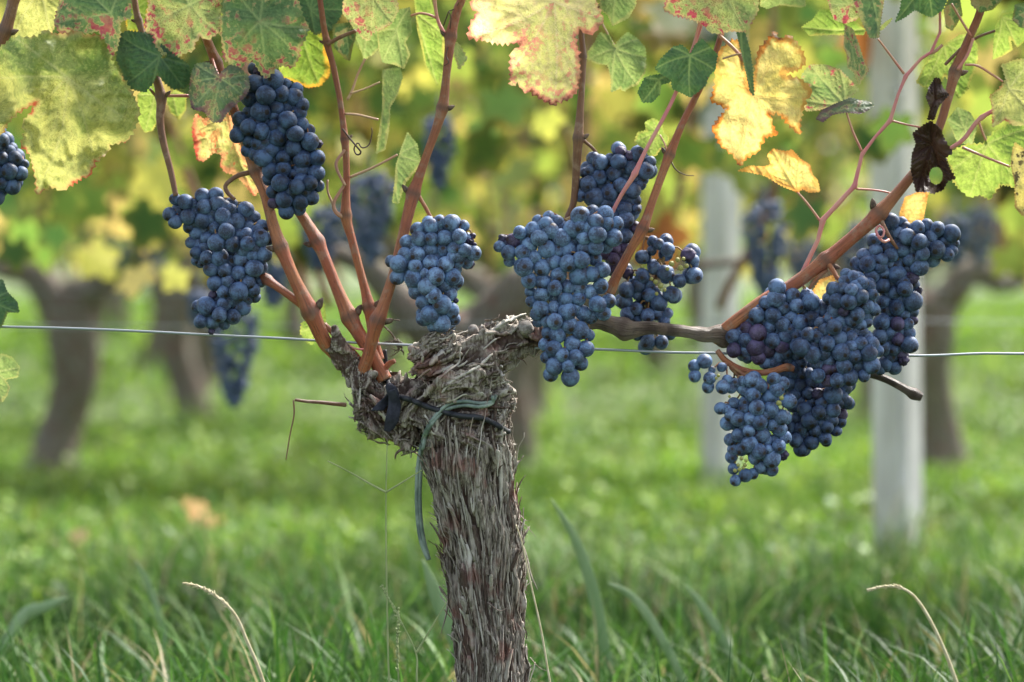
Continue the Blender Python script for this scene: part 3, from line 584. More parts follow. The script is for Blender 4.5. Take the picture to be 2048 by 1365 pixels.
for pts, mt in (([(1595, 385, 2.5, 0), (1615, 408, 3, 0), (1640, 442, 3.5, 0)], M_petiole), ([(1692, 222, 2.5, -4), (1705, 262, 3, -2), (1723, 302, 3.5, 0)], M_petiole), ([(1756, 78, 2.5, 4), (1780, 110, 3, 6), (1808, 148, 3.5, 8)], M_petiole),
                ([(1783, 242, 3, 6), (1815, 250, 2.5, 6), (1848, 256, 2.5, 4)], M_petiole), ([(1712, 378, 3, 0), (1760, 382, 2.5, 2), (1800, 392, 2.5, 6)], M_petiole), ([(1885, 90, 4, 12), (1872, 102, 4, 12), (1862, 107, 4, 12)], M_petiole_g),
                ([(1903, 8, 3, 0), (1925, 45, 3.2, 2), (1942, 72, 3.5, 4)], M_petiole), ([(1915, 140, 4, -4), (1935, 110, 4, -2), (1946, 78, 4, 2)], M_petiole), ([(1930, 130, 3, -4), (1955, 132, 3, -6), (1985, 150, 3, -8), (2006, 164, 2.5, -10)], M_petiole),
                ([(1925, 295, 4, -8), (1960, 310, 3.5, -14), (2020, 334, 3, -20)], M_petiole), ([(1958, 245, 3, -10), (1965, 265, 3, -8), (1974, 287, 3, -4)], M_petiole), ([(868, -10, 5, -2), (874, 35, 4.5, -2), (884, 60, 5.5, -4), (893, 74, 7, -4)], M_petiole),
                ([(822, 32, 3, 0), (840, 27, 3, -2), (858, 30, 3.2, -2), (872, 36, 3.5, -2)], M_petiole), ([(700, 355, 3.5, 8), (745, 336, 3, 4), (795, 310, 3, 0)], M_petiole_g), ([(690, 228, 3, 10), (715, 230, 3, 10), (757, 240, 3, 8)], M_petiole_g),
                ([(695, 200, 4, 12), (705, 180, 3.5, 14), (715, 150, 3, 16), (730, 118, 3, 16)], M_petiole_g), ([(700, 188, 3, 12), (730, 178, 2.5, 14), (760, 165, 2.5, 14)], M_petiole_g), ([(655, 90, 5, 6), (680, 75, 5, 4), (712, 62, 4.5, 0)], M_cane_dk),
                ([(688, 372, 4.5, 8), (668, 405, 4.5, 6), (672, 425, 5.5, 6), (688, 435, 6, 8)], M_petiole_g), ([(655, 360, 3, 6), (656, 385, 3, 6), (668, 412, 4, 6)], M_petiole_g), ([(690, 300, 4, 8), (672, 330, 4, 6), (690, 372, 4, 6)], M_petiole_g),
                ([(330, 192, 4, 0), (350, 192, 4, 0), (378, 192, 4.5, 4)], M_petiole), ([(300, 178, 4, 0), (310, 190, 4, 0), (320, 196, 4, 0)], M_cane_dk), ([(440, 157, 2.5, -20), (432, 140, 3, -14), (425, 118, 3, -6)], M_petiole),
                ([(1232, 98, 2.5, 0), (1222, 80, 2.5, 2), (1205, 50, 3, 4)], M_petiole_g), ([(1194, 22, 4.5, 0), (1204, 5, 4, 0), (1215, -20, 4, 0)], M_cane_dk), ([(1380, 112, 3, -18), (1390, 80, 3, -14), (1400, 40, 3, -6)], M_petiole),
                ([(1440, 72, 4, -4), (1462, 92, 4.5, -8), (1480, 112, 4.5, -10), (1490, 132, 4, -8)], M_petiole), ([(1445, 118, 2.5, -12), (1470, 110, 2.5, -14), (1485, 108, 2.5, -14)], M_petiole_g), ([(1320, 270, 2, -4), (1330, 290, 2, -6), (1335, 308, 2.5, -8)], M_petiole_g),
                ([(765, 745, 7, 4), (778, 728, 8, 4), (790, 722, 6, 2)], M_cane), ([(700, 700, 9, 2), (715, 715, 9, 4), (735, 745, 9, 4)], M_cane), ([(648, 648, 7, 4), (665, 665, 8, 4), (690, 690, 9, 4), (712, 722, 9, 4)], M_cane), ([(697, 690, 3, -2), (712, 698, 3, -4), (745, 700, 3, 0)], M_pink)):
    cane('stalk', pts, mt, bud=False, seg=8)
# thin dry twigs and tendrils
def tendril(pts, r, mat=None, name='tendril', label=None):
    return cane(name, [(x, y, rr, yy) for (x, y, yy), rr in zip(pts, np.linspace(r, r * 0.6, len(pts)))], mat or M_tendril, bud=False, seg=6, label=label, sub=8)
tendril([(692, 810, 0), (668, 808, -4), (640, 805, -6), (612, 803, -8), (590, 800, -10)], 5.5, M_cane_dk, 'twig', 'short broken dry twig sticking out left of the trunk head')
tendril([(587, 800, -10), (588, 830, -10), (580, 870, -8), (572, 920, -8)], 2.2, M_cane_dk, 'tendril', 'thin dry strand hanging from the broken twig')
tendril([(685, 258, 4), (698, 275, 0), (712, 292, -4), (722, 305, -4), (714, 310, -2), (708, 298, 0), (716, 286, -2), (724, 296, -4), (738, 290, -2), (744, 268, 0), (743, 256, 0)], 2.4, None, 'tendril', 'dark curled tendril looping beside the slender cane')
tendril([(887, 52, -6), (895, 30, -8), (899, 22, -6), (910, 18, -4), (918, 5, -6)], 1.6); tendril([(900, 58, -10), (902, 36, -12), (898, 24, -10)], 1.6)
tendril([(896, 95, -10), (892, 112, -14), (898, 125, -16), (888, 132, -16)], 1.6)
tendril([(1343, 325, -12), (1352, 340, -14), (1370, 350, -12), (1388, 352, -10)], 1.8)
tendril([(1778, 480, -22), (1768, 484, -26), (1757, 474, -26), (1752, 460, -24), (1760, 452, -24), (1768, 462, -26), (1764, 475, -28), (1752, 470, -24)], 3.6, M_pink, 'tendril', 'reddish coiled tendril on the right bunch stem')
tendril([(762, 640, 14), (785, 640, 14), (800, 641, 14)], 1.8); tendril([(762, 648, 14), (780, 664, 14), (790, 678, 14), (800, 690, 12), (808, 706, 10)], 2.2); tendril([(745, 695, 8), (770, 685, 10), (792, 682, 12)], 1.8)
for k in range(9): tendril([(792 + R.uniform(-6, 6), 682 + R.uniform(-6, 6), 12), (800 + R.uniform(-10, 10), 694 + R.uniform(-8, 8), 10), (800 + R.uniform(-22, 22), 700 + R.uniform(-20, 20), 10)], 1.7, M_cane_old, 'twig')
tendril([(1035, 716, -10), (1048, 722, -12), (1053, 730, -12)], 1.6); tendril([(1852, 255, 0), (1870, 250, -6), (1884, 262, -4)], 2)

# ---------------------------------------------------------------- leaves
def pip(pts, poly):
    x, y = pts[:, 0], pts[:, 1]; ins = np.zeros(len(pts), bool); j = len(poly) - 1
    for i in range(len(poly)):
        xi, yi = poly[i]; xj, yj = poly[j]
        ins ^= ((yi > y) != (yj > y)) & (x < (xj - xi) * (y - yi) / (yj - yi + 1e-12) + xi); j = i
    return ins
def segd(pts, A, B):
    d = np.full(len(pts), 1e9)
    for a_, b_ in zip(A, B):
        ab = b_ - a_; t = np.clip(((pts - a_) @ ab) / (ab @ ab + 1e-9), 0, 1); d = np.minimum(d, np.linalg.norm(pts - a_ - t[:, None] * ab, axis=1))
    return d
def leaf(kind, J, out, dy=0, label=None, curl=0.5, tooth=None, wave=1.0, tilt=(0, 0), seed=None, holes=()):
    """kind of leaf, stalk joint, outline, both as seen in the photo; dy mm from the focus plane"""
    seed = seed if seed is not None else int(J[0] * 7 + J[1]); g = np.random.default_rng(abs(seed))
    poly = np.array(out, float); J = np.array(J, float); ar = abs(np.sum(poly[:, 0] * np.roll(poly[:, 1], -1) - poly[:, 1] * np.roll(poly[:, 0], -1))) / 2
    cw = np.sum(poly[:, 0] * np.roll(poly[:, 1], -1) - poly[:, 1] * np.roll(poly[:, 0], -1)) > 0
    size = math.sqrt(ar); tl = tooth or np.clip(size / 15, 5, 13); B = []
    for i in range(len(poly)):
        a_, b_ = poly[i], poly[(i + 1) % len(poly)]; L = np.linalg.norm(b_ - a_); nt_ = max(1, round(L / tl / g.uniform(0.8, 1.25)))
        d = (b_ - a_) / (L + 1e-9); nn = np.array([d[1], -d[0]]) * (1 if cw else -1)
        for k in range(nt_):
            amp = tl * 0.42 * g.uniform(0.45, 1.25); st = L / nt_; jb = g.uniform(-0.12, 0.12)
            for f, h in ((0, -0.15), (0.30, 0.35), (0.52 + jb, 0.95), (0.72 + jb, 0.45)): B.append(a_ + d * st * (k + f) + nn * amp * h)
    B = np.array(B); sp = max(2.0, min(3.6, size / 55))
    x0, y0 = B.min(0); x1, y1 = B.max(0); gx, gy = np.meshgrid(np.arange(x0, x1, sp), np.arange(y0, y1, sp * 0.87)); gx[1::2] += sp / 2
    I = np.c_[gx.ravel(), gy.ravel()] + g.uniform(-0.12, 0.12, (gx.size, 2)) * sp; I = I[pip(I, B)]
    nb = len(B); db = segd(I, B, np.roll(B, -1, 0)); I = I[db > sp * 0.45]
    allp = [Vector(p) for p in B] + [Vector(p) for p in I]; edges = [(i, (i + 1) % nb) for i in range(nb)]
    Hh = []
    for (hx, hy, hr) in holes:
        an = np.arange(14) / 14 * 2 * math.pi; h0 = len(allp)
        for t in an: allp.append(Vector((hx + hr * math.cos(t) * g.uniform(0.8, 1.2), hy + hr * 1.3 * math.sin(t) * g.uniform(0.8, 1.2))))
        edges += [(h0 + i, h0 + (i + 1) % 14) for i in range(14)]; Hh.append((hx, hy, hr))
    vs, es, fs, *_ = geometry.delaunay_2d_cdt(allp, edges, [], 1, 1e-4)
    V = np.array([(v.x, v.y) for v in vs]); fs = [f for f in fs if len(f) >= 3]
    if Hh: fs = [f for f in fs if not any(((V[list(f)].mean(0) - (hx, hy)) / (1, 1.3) @ ((V[list(f)].mean(0) - (hx, hy)) / (1, 1.3))) < (hr * 0.9) ** 2 for hx, hy, hr in Hh)]
    # veins: towards the lobe tips
    r = poly - J; rad = np.linalg.norm(r, axis=1); order = np.argsort(-rad); tips = []
    for i in order:
        an = math.atan2(r[i, 1], r[i, 0])
        if rad[i] > 0.45 * rad.max() and all(abs((an - t[0] + math.pi) % (2 * math.pi) - math.pi) > 0.55 for t in tips): tips.append((an, poly[i]))
        if len(tips) >= 6: break
    A1, B1, A2, B2 = [], [], [], []
    for an, tp in tips:
        d = tp - J; L = np.linalg.norm(d); u = d / L; bow = np.array([-u[1], u[0]]) * g.normal(0, 0.03) * L; prev = J
        for k in range(1, 6): q = J + d * k / 5 * 0.97 + bow * math.sin(math.pi * k / 5); A1.append(prev); B1.append(q); prev = q
        for k in range(1, 6):
            for s_ in (-1, 1):
                b0 = J + d * (k / 6.2 + 0.04 * s_) + bow * math.sin(math.pi * k / 6.2); aa = 0.78 * s_ + g.normal(0, 0.06); ln = L * 0.42 * (1 - 0.55 * k / 6)
                dv = np.array([u[0] * math.cos(aa) - u[1] * math.sin(aa), u[0] * math.sin(aa) + u[1] * math.cos(aa)]); mid = b0 + dv * ln * 0.55
                aa *= 0.75; dv2 = np.array([u[0] * math.cos(aa) - u[1] * math.sin(aa), u[0] * math.sin(aa) + u[1] * math.cos(aa)]); A2 += [b0, mid]; B2 += [mid, mid + dv2 * ln * 0.45]
    d1 = segd(V, A1, B1) if A1 else np.full(len(V), 99.); d2 = segd(V, A2, B2) if A2 else d1
    rj = np.linalg.norm(V - J, axis=1) / (rad.max() + 1e-9)
    vein = np.clip(np.exp(-(d1 / (2.2 - 1.2 * np.clip(rj, 0, 1))) ** 2) + 0.30 * np.exp(-(d2 / 1.3) ** 2), 0, 1)
    edge = segd(V, B, np.roll(B, -1, 0)) * K * D0 * 1000
    # relief: blade puffs up between the veins, lobes curl, margin waves
    pf = np.minimum(d1, d2 * 2.0 + size * 0.02); puff = 1 - np.exp(-pf / (size * 0.035))
    dz = -0.0020 * puff * wave * (size / 150) ** 0.5
    q = np.c_[V / 60.0, np.full(len(V), seed % 97)]
    dz += wave * 0.0115 * (size / 150) * fbm(q, 3, seed % 50) * (0.4 + rj)
    dz += curl * 0.03 * (size / 150) * (rj ** 2) * (1 if g.random() < 0.75 else -0.6)
    dz += wave * 0.0022 * np.sin(np.arctan2(V[:, 1] - J[1], V[:, 0] - J[0]) * 7 + seed) * np.clip(rj, 0, 1) ** 2 * (size / 120)
    dz += (V[:, 0] - J[0]) * K * D0 * tilt[0] + (V[:, 1] - J[1]) * K * D0 * tilt[1]
    Y = D0 + dy / 1000 + dz
    W = np.c_[(V[:, 0] - 1024) * K * Y, Y, H - (V[:, 1] - HOR) * K * Y]
    o = mesh_obj('leaf', W, fs, G[kind], None, True, {'vein': ('FLOAT', vein), 'edge': ('FLOAT', edge)})
    vpart(o, P(J[0], J[1], D0 + dy / 1000))
    if label: o['label'] = label
    return o
leaf('yellow_green', (135, 155), [(-60, 60), (0, 95), (30, 75), (75, 75), (88, 60), (105, 68), (125, 68), (150, 62), (170, 70), (195, 70), (210, 85), (222, 120), (240, 150), (262, 180), (280, 222), (272, 250), (255, 282), (220, 290), (215, 305), (190, 325), (180, 352), (165, 355), (140, 372), (122, 382), (100, 372), (73, 390), (72, 360), (65, 330), (60, 310), (42, 290), (50, 265), (45, 245), (62, 225), (80, 200), (60, 212), (35, 225), (15, 248), (5, 268), (-25, 262), (-60, 230), (-110, 170), (-100, 100)], -45, 'big yellow green leaf with brown specks and red lower margin at the left edge', 0.9, wave=1.5)
leaf('green_red', (222, 27), [(125, -20), (115, 20), (108, 45), (118, 65), (140, 66), (170, 68), (198, 62), (203, 80), (205, 110), (212, 138), (225, 115), (235, 95), (240, 70), (240, 45), (262, 35), (262, 0), (250, -30), (225, -20), (190, -60), (150, -60)], -38)
leaf('dark', (320, 112), [(238, 70), (255, 62), (285, 66), (312, 70), (325, 90), (345, 108), (378, 130), (385, 160), (370, 178), (345, 178), (328, 165), (315, 148), (305, 168), (290, 185), (268, 180), (250, 170), (245, 148), (232, 118)], -22, 'dark green leaf', 0.4)
leaf('pale_red', (380, 10), [(297, 15), (300, -30), (330, -70), (375, -50), (385, -30), (400, -70), (440, -30), (442, 20), (443, 50), (435, 68), (415, 80), (400, 72), (390, 85), (388, 100), (365, 108), (345, 125), (330, 125), (322, 105), (310, 90), (308, 70), (292, 65), (290, 45)], -36, 'pale green leaf scattered with red spots', 0.6, wave=1.5)
leaf('green_red', (520, 43), [(440, 0), (445, 30), (440, 60), (445, 90), (448, 118), (462, 130), (478, 145), (490, 125), (505, 120), (520, 145), (533, 158), (550, 140), (556, 130), (585, 135), (597, 118), (600, 95), (612, 75), (618, 55), (605, 30), (600, 10), (575, -35), (535, -60), (520, -5), (505, -55), (460, -35)], -42, 'large green leaf with red spotted right margin above the upper left bunch', 0.35)
leaf('purple_edge', (440, 157), [(385, 140), (392, 128), (415, 125), (430, 135), (438, 152), (445, 142), (460, 130), (478, 135), (495, 150), (500, 175), (490, 195), (470, 210), (455, 225), (443, 245), (425, 245), (410, 225), (385, 218), (378, 195), (380, 165)], -30, 'green leaf with shrivelled purple margin beside the upper left bunch', 0.5, wave=1.4)
leaf('amber', (600, 40), [(555, 100), (575, 60), (600, 30), (640, 45), (655, 90), (660, 130), (658, 155), (640, 172), (615, 176), (585, 162), (560, 150)], 40, 'green leaf with glowing amber lower margin behind the big green one')
leaf('fire', (455, 215), [(385, 250), (392, 228), (410, 240), (440, 215), (470, 240), (478, 290), (500, 325), (515, 350), (520, 380), (508, 393), (490, 370), (470, 350), (450, 345), (440, 330), (445, 310), (425, 305), (410, 322), (395, 322), (390, 300), (385, 270)], 45, 'yellow leaf with burning red margin between the two left bunches', wave=1.4)
leaf('lime', (310, 190), [(275, 190), (300, 165), (330, 180), (322, 230), (305, 262), (290, 265), (275, 240)], 40); leaf('lime', (345, 185), [(332, 195), (350, 180), (372, 190), (372, 220), (358, 240), (340, 225)], 40)
leaf('yellow_green', (80, -20), [(30, -60), (15, 20), (25, 80), (60, 90), (100, 70), (125, 30), (150, -20), (110, -80)], 36, 'olive leaf behind the dark left cane')
leaf('amber', (270, 20), [(245, -40), (248, 20), (255, 60), (280, 70), (300, 40), (310, -10), (290, -50)], 30)
leaf('amber', (480, -20), [(440, -60), (430, 20), (450, 60), (500, 40), (520, -10), (500, -60)], 30)
leaf('dark', (620, 20), [(590, -40), (600, 40), (630, 70), (665, 60), (690, 20), (690, -40), (640, -60)], 28); leaf('pale', (735, 20), [(700, 20), (705, 60), (720, 95), (728, 120), (745, 110), (765, 90), (760, 50), (740, 20)], 24)
leaf('green', (690, 60), [(665, 50), (668, 95), (690, 118), (700, 122), (705, 95), (712, 70), (700, 45)], 20)
leaf('pale_red', (745, -10), [(685, 25), (690, -30), (735, -60), (790, -30), (797, 20), (785, 45), (765, 58), (745, 66), (737, 82), (724, 75), (710, 55), (695, 40)], -14, 'pale green leaf with pink crumpled tip', wave=1.3)
leaf('pale', (793, 60), [(775, 55), (795, 20), (820, 15), (824, 65), (810, 85), (820, 110), (808, 138), (790, 130), (765, 125), (757, 95), (755, 65)], 4)
leaf('lime', (828, 25), [(828, -10), (860, -5), (875, 40), (888, 70), (890, 110), (885, 150), (875, 172), (862, 150), (850, 130), (845, 100), (835, 60)], 14, 'long lime green leaf hanging beside the tall middle cane')
leaf('pale', (772, 135), [(765, 140), (800, 135), (805, 155), (795, 190), (780, 215), (778, 260), (770, 300), (752, 308), (757, 270), (765, 220), (765, 180)], 6, 'narrow folded green leaf', tilt=(0.8, 0))
leaf('pale', (796, 311), [(800, 305), (815, 265), (835, 290), (838, 310), (844, 325), (828, 345), (812, 365), (797, 408), (785, 405), (790, 360), (792, 330)], 2)
leaf('pink', (1108, 4), [(940, 10), (955, -30), (1020, -90), (1095, -60), (1108, -8), (1122, -60), (1180, -60), (1195, 15), (1208, 40), (1190, 65), (1178, 70), (1160, 58), (1150, 75), (1157, 100), (1160, 150), (1155, 180), (1140, 198), (1115, 205), (1108, 212), (1085, 200), (1062, 185), (1045, 180), (1035, 165), (1022, 172), (1020, 145), (1022, 105), (1038, 95), (1055, 85), (1000, 88), (960, 80), (935, 75), (940, 50), (955, 25)], -26, 'large glowing pink and yellow leaf at top centre', 0.5)
leaf('pale', (1230, 98), [(1175, 105), (1190, 85), (1200, 65), (1220, 72), (1229, 93), (1240, 78), (1255, 65), (1275, 78), (1290, 95), (1292, 115), (1290, 145), (1275, 170), (1260, 175), (1248, 183), (1240, 178), (1222, 185), (1222, 160), (1218, 140), (1215, 130), (1195, 128), (1175, 120)], 0, 'green yellow lobed leaf right of the pink leaf', 0.3)
leaf('pale', (1235, -30), [(1200, -30), (1200, 20), (1215, 30), (1225, 52), (1240, 45), (1258, 35), (1272, 10), (1275, -35), (1240, -70)], 4)
leaf('plain', (1380, 112), [(1310, 138), (1320, 120), (1345, 95), (1362, 90), (1373, 98), (1380, 110), (1390, 90), (1405, 78), (1420, 95), (1435, 110), (1430, 140), (1415, 155), (1412, 170), (1395, 185), (1380, 195), (1360, 185), (1345, 178), (1342, 160), (1325, 150)], -24, 'rounded plain green leaf over two crossing canes', 0.3)
leaf('plain', (1318, 160), [(1290, 155), (1310, 150), (1345, 148), (1340, 165), (1322, 170), (1320, 188), (1305, 205), (1285, 205), (1275, 185)], -6, tilt=(0.6, 0))
leaf('lime', (1315, 265), [(1268, 285), (1275, 265), (1292, 262), (1290, 245), (1305, 237), (1322, 245), (1328, 265), (1338, 275), (1335, 290), (1320, 300), (1312, 312), (1298, 312), (1288, 298)], 6, 'small lime leaf above the upper middle bunch')
leaf('pale_red', (1440, -30), [(1328, 20), (1340, -40), (1400, -90), (1438, -40), (1480, -90), (1515, -40), (1518, 0), (1515, 25), (1500, 50), (1497, 72), (1480, 65), (1460, 62), (1440, 68), (1420, 65), (1400, 45), (1370, 35), (1345, 30)], -30, 'pale green leaf with magenta blotches along its lower margin', 0.5)
leaf('pale', (1565, -30), [(1525, -30), (1520, 12), (1535, 18), (1560, 10), (1600, 15), (1612, 12), (1605, -30), (1570, -60)], 0)
leaf('gold', (1503, 190), [(1421, 202), (1430, 170), (1433, 120), (1440, 100), (1460, 82), (1478, 80), (1485, 100), (1490, 140), (1496, 165), (1502, 188), (1510, 140), (1517, 100), (1535, 80), (1550, 63), (1556, 82), (1578, 70), (1597, 90), (1608, 110), (1612, 125), (1598, 140), (1572, 146), (1572, 152), (1600, 158), (1618, 172), (1625, 185), (1612, 200), (1605, 225), (1600, 245), (1600, 270), (1585, 258), (1570, 240), (1553, 225), (1540, 230), (1545, 250), (1556, 270), (1530, 275), (1515, 305), (1495, 315), (1480, 333), (1465, 310), (1440, 290), (1430, 270), (1423, 258), (1435, 240), (1455, 218), (1440, 211)], -6, 'golden leaf with scorched brown margins and deep lobes', 0.5)
leaf('plain', (1482, 66), [(1473, 65), (1490, 66), (1500, 100), (1505, 140), (1508, 192), (1500, 184), (1493, 150), (1484, 110), (1478, 85)], -26, 'narrow folded green leaf hanging over the golden leaf', tilt=(1.2, 0), tooth=6)
leaf('gold', (1595, 385), [(1475, 342), (1500, 332), (1530, 334), (1542, 330), (1535, 310), (1545, 298), (1570, 303), (1585, 300), (1600, 318), (1620, 330), (1625, 350), (1635, 360), (1640, 383), (1620, 386), (1605, 378), (1595, 386), (1560, 370), (1530, 352), (1500, 345)], 0, 'small folded golden leaf on a pink stalk', wave=1.5)
leaf('pale_red', (1690, 210), [(1603, 150), (1620, 130), (1650, 130), (1680, 140), (1705, 165), (1718, 180), (1698, 196), (1690, 205), (1660, 215), (1630, 222), (1612, 222), (1602, 200)], 8, 'pale green folded leaf with a purple curled margin', wave=1.5)
leaf('purple_edge', (1692, 212), [(1632, 238), (1645, 220), (1670, 208), (1700, 196), (1740, 205), (1748, 212), (1735, 222), (1720, 228), (1690, 225), (1665, 230), (1645, 245)], 0, tilt=(0, -0.8), wave=1.5)
leaf('lime', (1728, 60), [(1602, 55), (1625, 40), (1640, 20), (1665, 20), (1690, 25), (1730, 60), (1728, 70), (1700, 70), (1650, 70), (1620, 72)], 4, wave=1.5)
leaf('pale_red', (1700, 10), [(1650, -40), (1658, 10), (1668, 40), (1690, 48), (1712, 40), (1735, 20), (1730, -40)], -8)
leaf('green_red', (1730, -40), [(1690, -50), (1705, 0), (1722, 40), (1740, 76), (1758, 76), (1762, 40), (1768, 0), (1770, -50)], -16, 'green leaf with orange scorched tip before the wide pale post')
leaf('green_red', (1696, 50), [(1690, 50), (1705, 58), (1718, 90), (1730, 130), (1738, 140), (1728, 155), (1718, 170), (1708, 145), (1695, 135), (1695, 110), (1687, 95)], -10, tilt=(1.0, 0), tooth=6)
leaf('plain', (1850, -40), [(1790, 45), (1800, 20), (1808, -30), (1850, -70), (1910, -50), (1897, -5), (1885, 20), (1865, 35), (1850, 30), (1830, 20), (1810, 35)], -14, wave=1.6)
leaf('pale', (1760, 40), [(1755, 60), (1770, 45), (1785, 36), (1780, 45), (1765, 60)], 8); leaf('green', (1900, 10), [(1888, 20), (1892, 55), (1905, 62), (1925, 30), (1920, 0), (1900, -10)], 20)
leaf('lime', (1888, 88), [(1832, 165), (1850, 130), (1870, 110), (1886, 92), (1920, 70), (1940, 70), (1955, 90), (1955, 120), (1945, 150), (1935, 180), (1918, 197), (1905, 180), (1890, 150), (1880, 170), (1865, 170), (1848, 175)], 34, 'lime leaf behind the thick right cane')
leaf('green', (1975, -30), [(1940, -50), (1942, 10), (1960, 25), (1985, 20), (2005, 0), (2020, -50)], -18); leaf('green', (2060, 20), [(2030, 10), (2025, 40), (2040, 55), (2080, 60), (2080, 0)], -10)
leaf('lime', (2005, 35), [(1985, 120), (1988, 80), (1992, 50), (2005, 28), (2040, 20), (2062, 40), (2052, 80), (2035, 95), (2020, 75), (2025, 100), (2005, 112)], 12)
leaf('yellow_green', (2018, 178), [(1980, 192), (1998, 178), (2012, 160), (2003, 130), (2030, 120), (2070, 115), (2090, 180), (2075, 250), (2030, 252), (2010, 240), (1985, 255), (1985, 220)], -16, 'mottled yellow green leaf at the right edge')
leaf('lime', (1975, 288), [(1895, 310), (1910, 300), (1930, 290), (1965, 288), (1990, 262), (2020, 250), (2070, 255), (2085, 330), (2065, 385), (2045, 385), (2020, 372), (2000, 370), (1980, 400), (1960, 390), (1940, 395), (1920, 380), (1905, 360), (1905, 340), (1895, 320)], -4, 'broad lime green leaf right of the withered leaf')
leaf('spotted', (2050, 300), [(2025, 300), (2030, 285), (2050, 300), (2085, 320), (2085, 440), (2045, 432), (2030, 415), (2030, 370), (2022, 330)], -34, 'yellow leaf with black spots cut by the right edge')
leaf('dead', (1865, 290), [(1862, 242), (1845, 252), (1825, 268), (1832, 287), (1824, 310), (1822, 340), (1832, 384), (1859, 384), (1865, 388), (1885, 381), (1896, 362), (1912, 357), (1900, 340), (1891, 316), (1905, 306), (1890, 281), (1882, 262)], -26, 'withered dark brown leaf with a hole hanging on the thick right cane', 0.6, tooth=7, wave=5.0, holes=((1872, 352, 15),))
leaf('dead', (1870, 200), [(1870, 156), (1858, 175), (1852, 195), (1860, 215), (1855, 240), (1868, 240), (1878, 212), (1898, 190), (1885, 175), (1880, 158)], -20, 'shrivelled dark brown leaf scrap above the withered leaf', 0.8, tooth=5, wave=5.0)
leaf('gold', (1810, 440), [(1798, 430), (1810, 395), (1835, 385), (1857, 385), (1852, 410), (1845, 445), (1820, 455)], 40); leaf('gold', (1640, 600), [(1620, 590), (1640, 560), (1668, 550), (1675, 600), (1640, 615)], 24)
leaf('pale', (1930, 260), [(1895, 240), (1915, 215), (1940, 225), (1955, 250), (1945, 290), (1915, 285)], 30)
leaf('dark', (-20, 600), [(-50, 560), (5, 560), (15, 585), (35, 605), (38, 625), (15, 625), (5, 650), (-10, 665), (-60, 640)], -6, 'dark green leaf just above the wire at the left edge'); leaf('pale', (-15, 745), [(-50, 720), (5, 708), (25, 715), (40, 735), (35, 755), (10, 760), (20, 775), (15, 790), (5, 805), (-25, 800), (-60, 770)], -4, 'pale green leaf below the wire at the left edge')
leaf('lime', (640, 655), [(600, 665), (604, 645), (625, 640), (632, 605), (648, 607), (652, 640), (640, 665), (625, 690), (612, 684)], 20, 'small torn yellow green leaf behind the cane fork', tooth=7)
leaf('pale', (915, 88), [(908, 85), (918, 88), (935, 118), (918, 140), (908, 110)], 10, tilt=(1, 0), tooth=7)
cane('cane', [(-6, 110, 12, -8), (12, 55, 13, -8), (25, 10, 13, -8), (34, -40, 13, -8), (60, -300, 11, -8)], M_cane_dk, [(8, 62)], label='dark brown cane at the top left corner')

# leaves and shoots above the picture, which shade the bunches
LF_T = None
def leaf_template():
    rd = {0: 1.0, 18: .86, 36: .60, 52: .80, 66: .92, 82: .74, 100: .52, 118: .66, 135: .72, 155: .5, 172: .22}
    pts = []
    for a_, r_ in rd.items(): pts.append((a_, r_))
    full = [(a_, r_) for a_, r_ in pts] + [(360 - a_, r_) for a_, r_ in reversed(pts) if a_ > 0]
    ring = []
    for i, (a_, r_) in enumerate(full):
        a2, r2 = full[(i + 1) % len(full)]; a2 += 360 if a2 < a_ else 0
        ring.append((a_, r_)); ring.append(((a_ + a2) / 2, (r_ + r2) / 2 * 0.93))
    o = np.array([(r_ * math.sin(math.radians(a_)), r_ * math.cos(math.radians(a_)), 0) for a_, r_ in ring])
    mid = o * 0.55; V = np.vstack([[(0, 0, 0)], mid, o]); n = len(o)
    F = [(0, 1 + i, 1 + (i + 1) % n, 0) for i in range(n)] + [(1 + i, 1 + n + i, 1 + n + (i + 1) % n, 1 + (i + 1) % n) for i in range(n)]
    V[:, 2] = -0.12 * (np.abs(V[:, 0]) ** 1.5) + 0.05 * np.sin(V[:, 0] * 7) * np.cos(V[:, 1] * 5)
    return V, F
TV, TF = leaf_template()
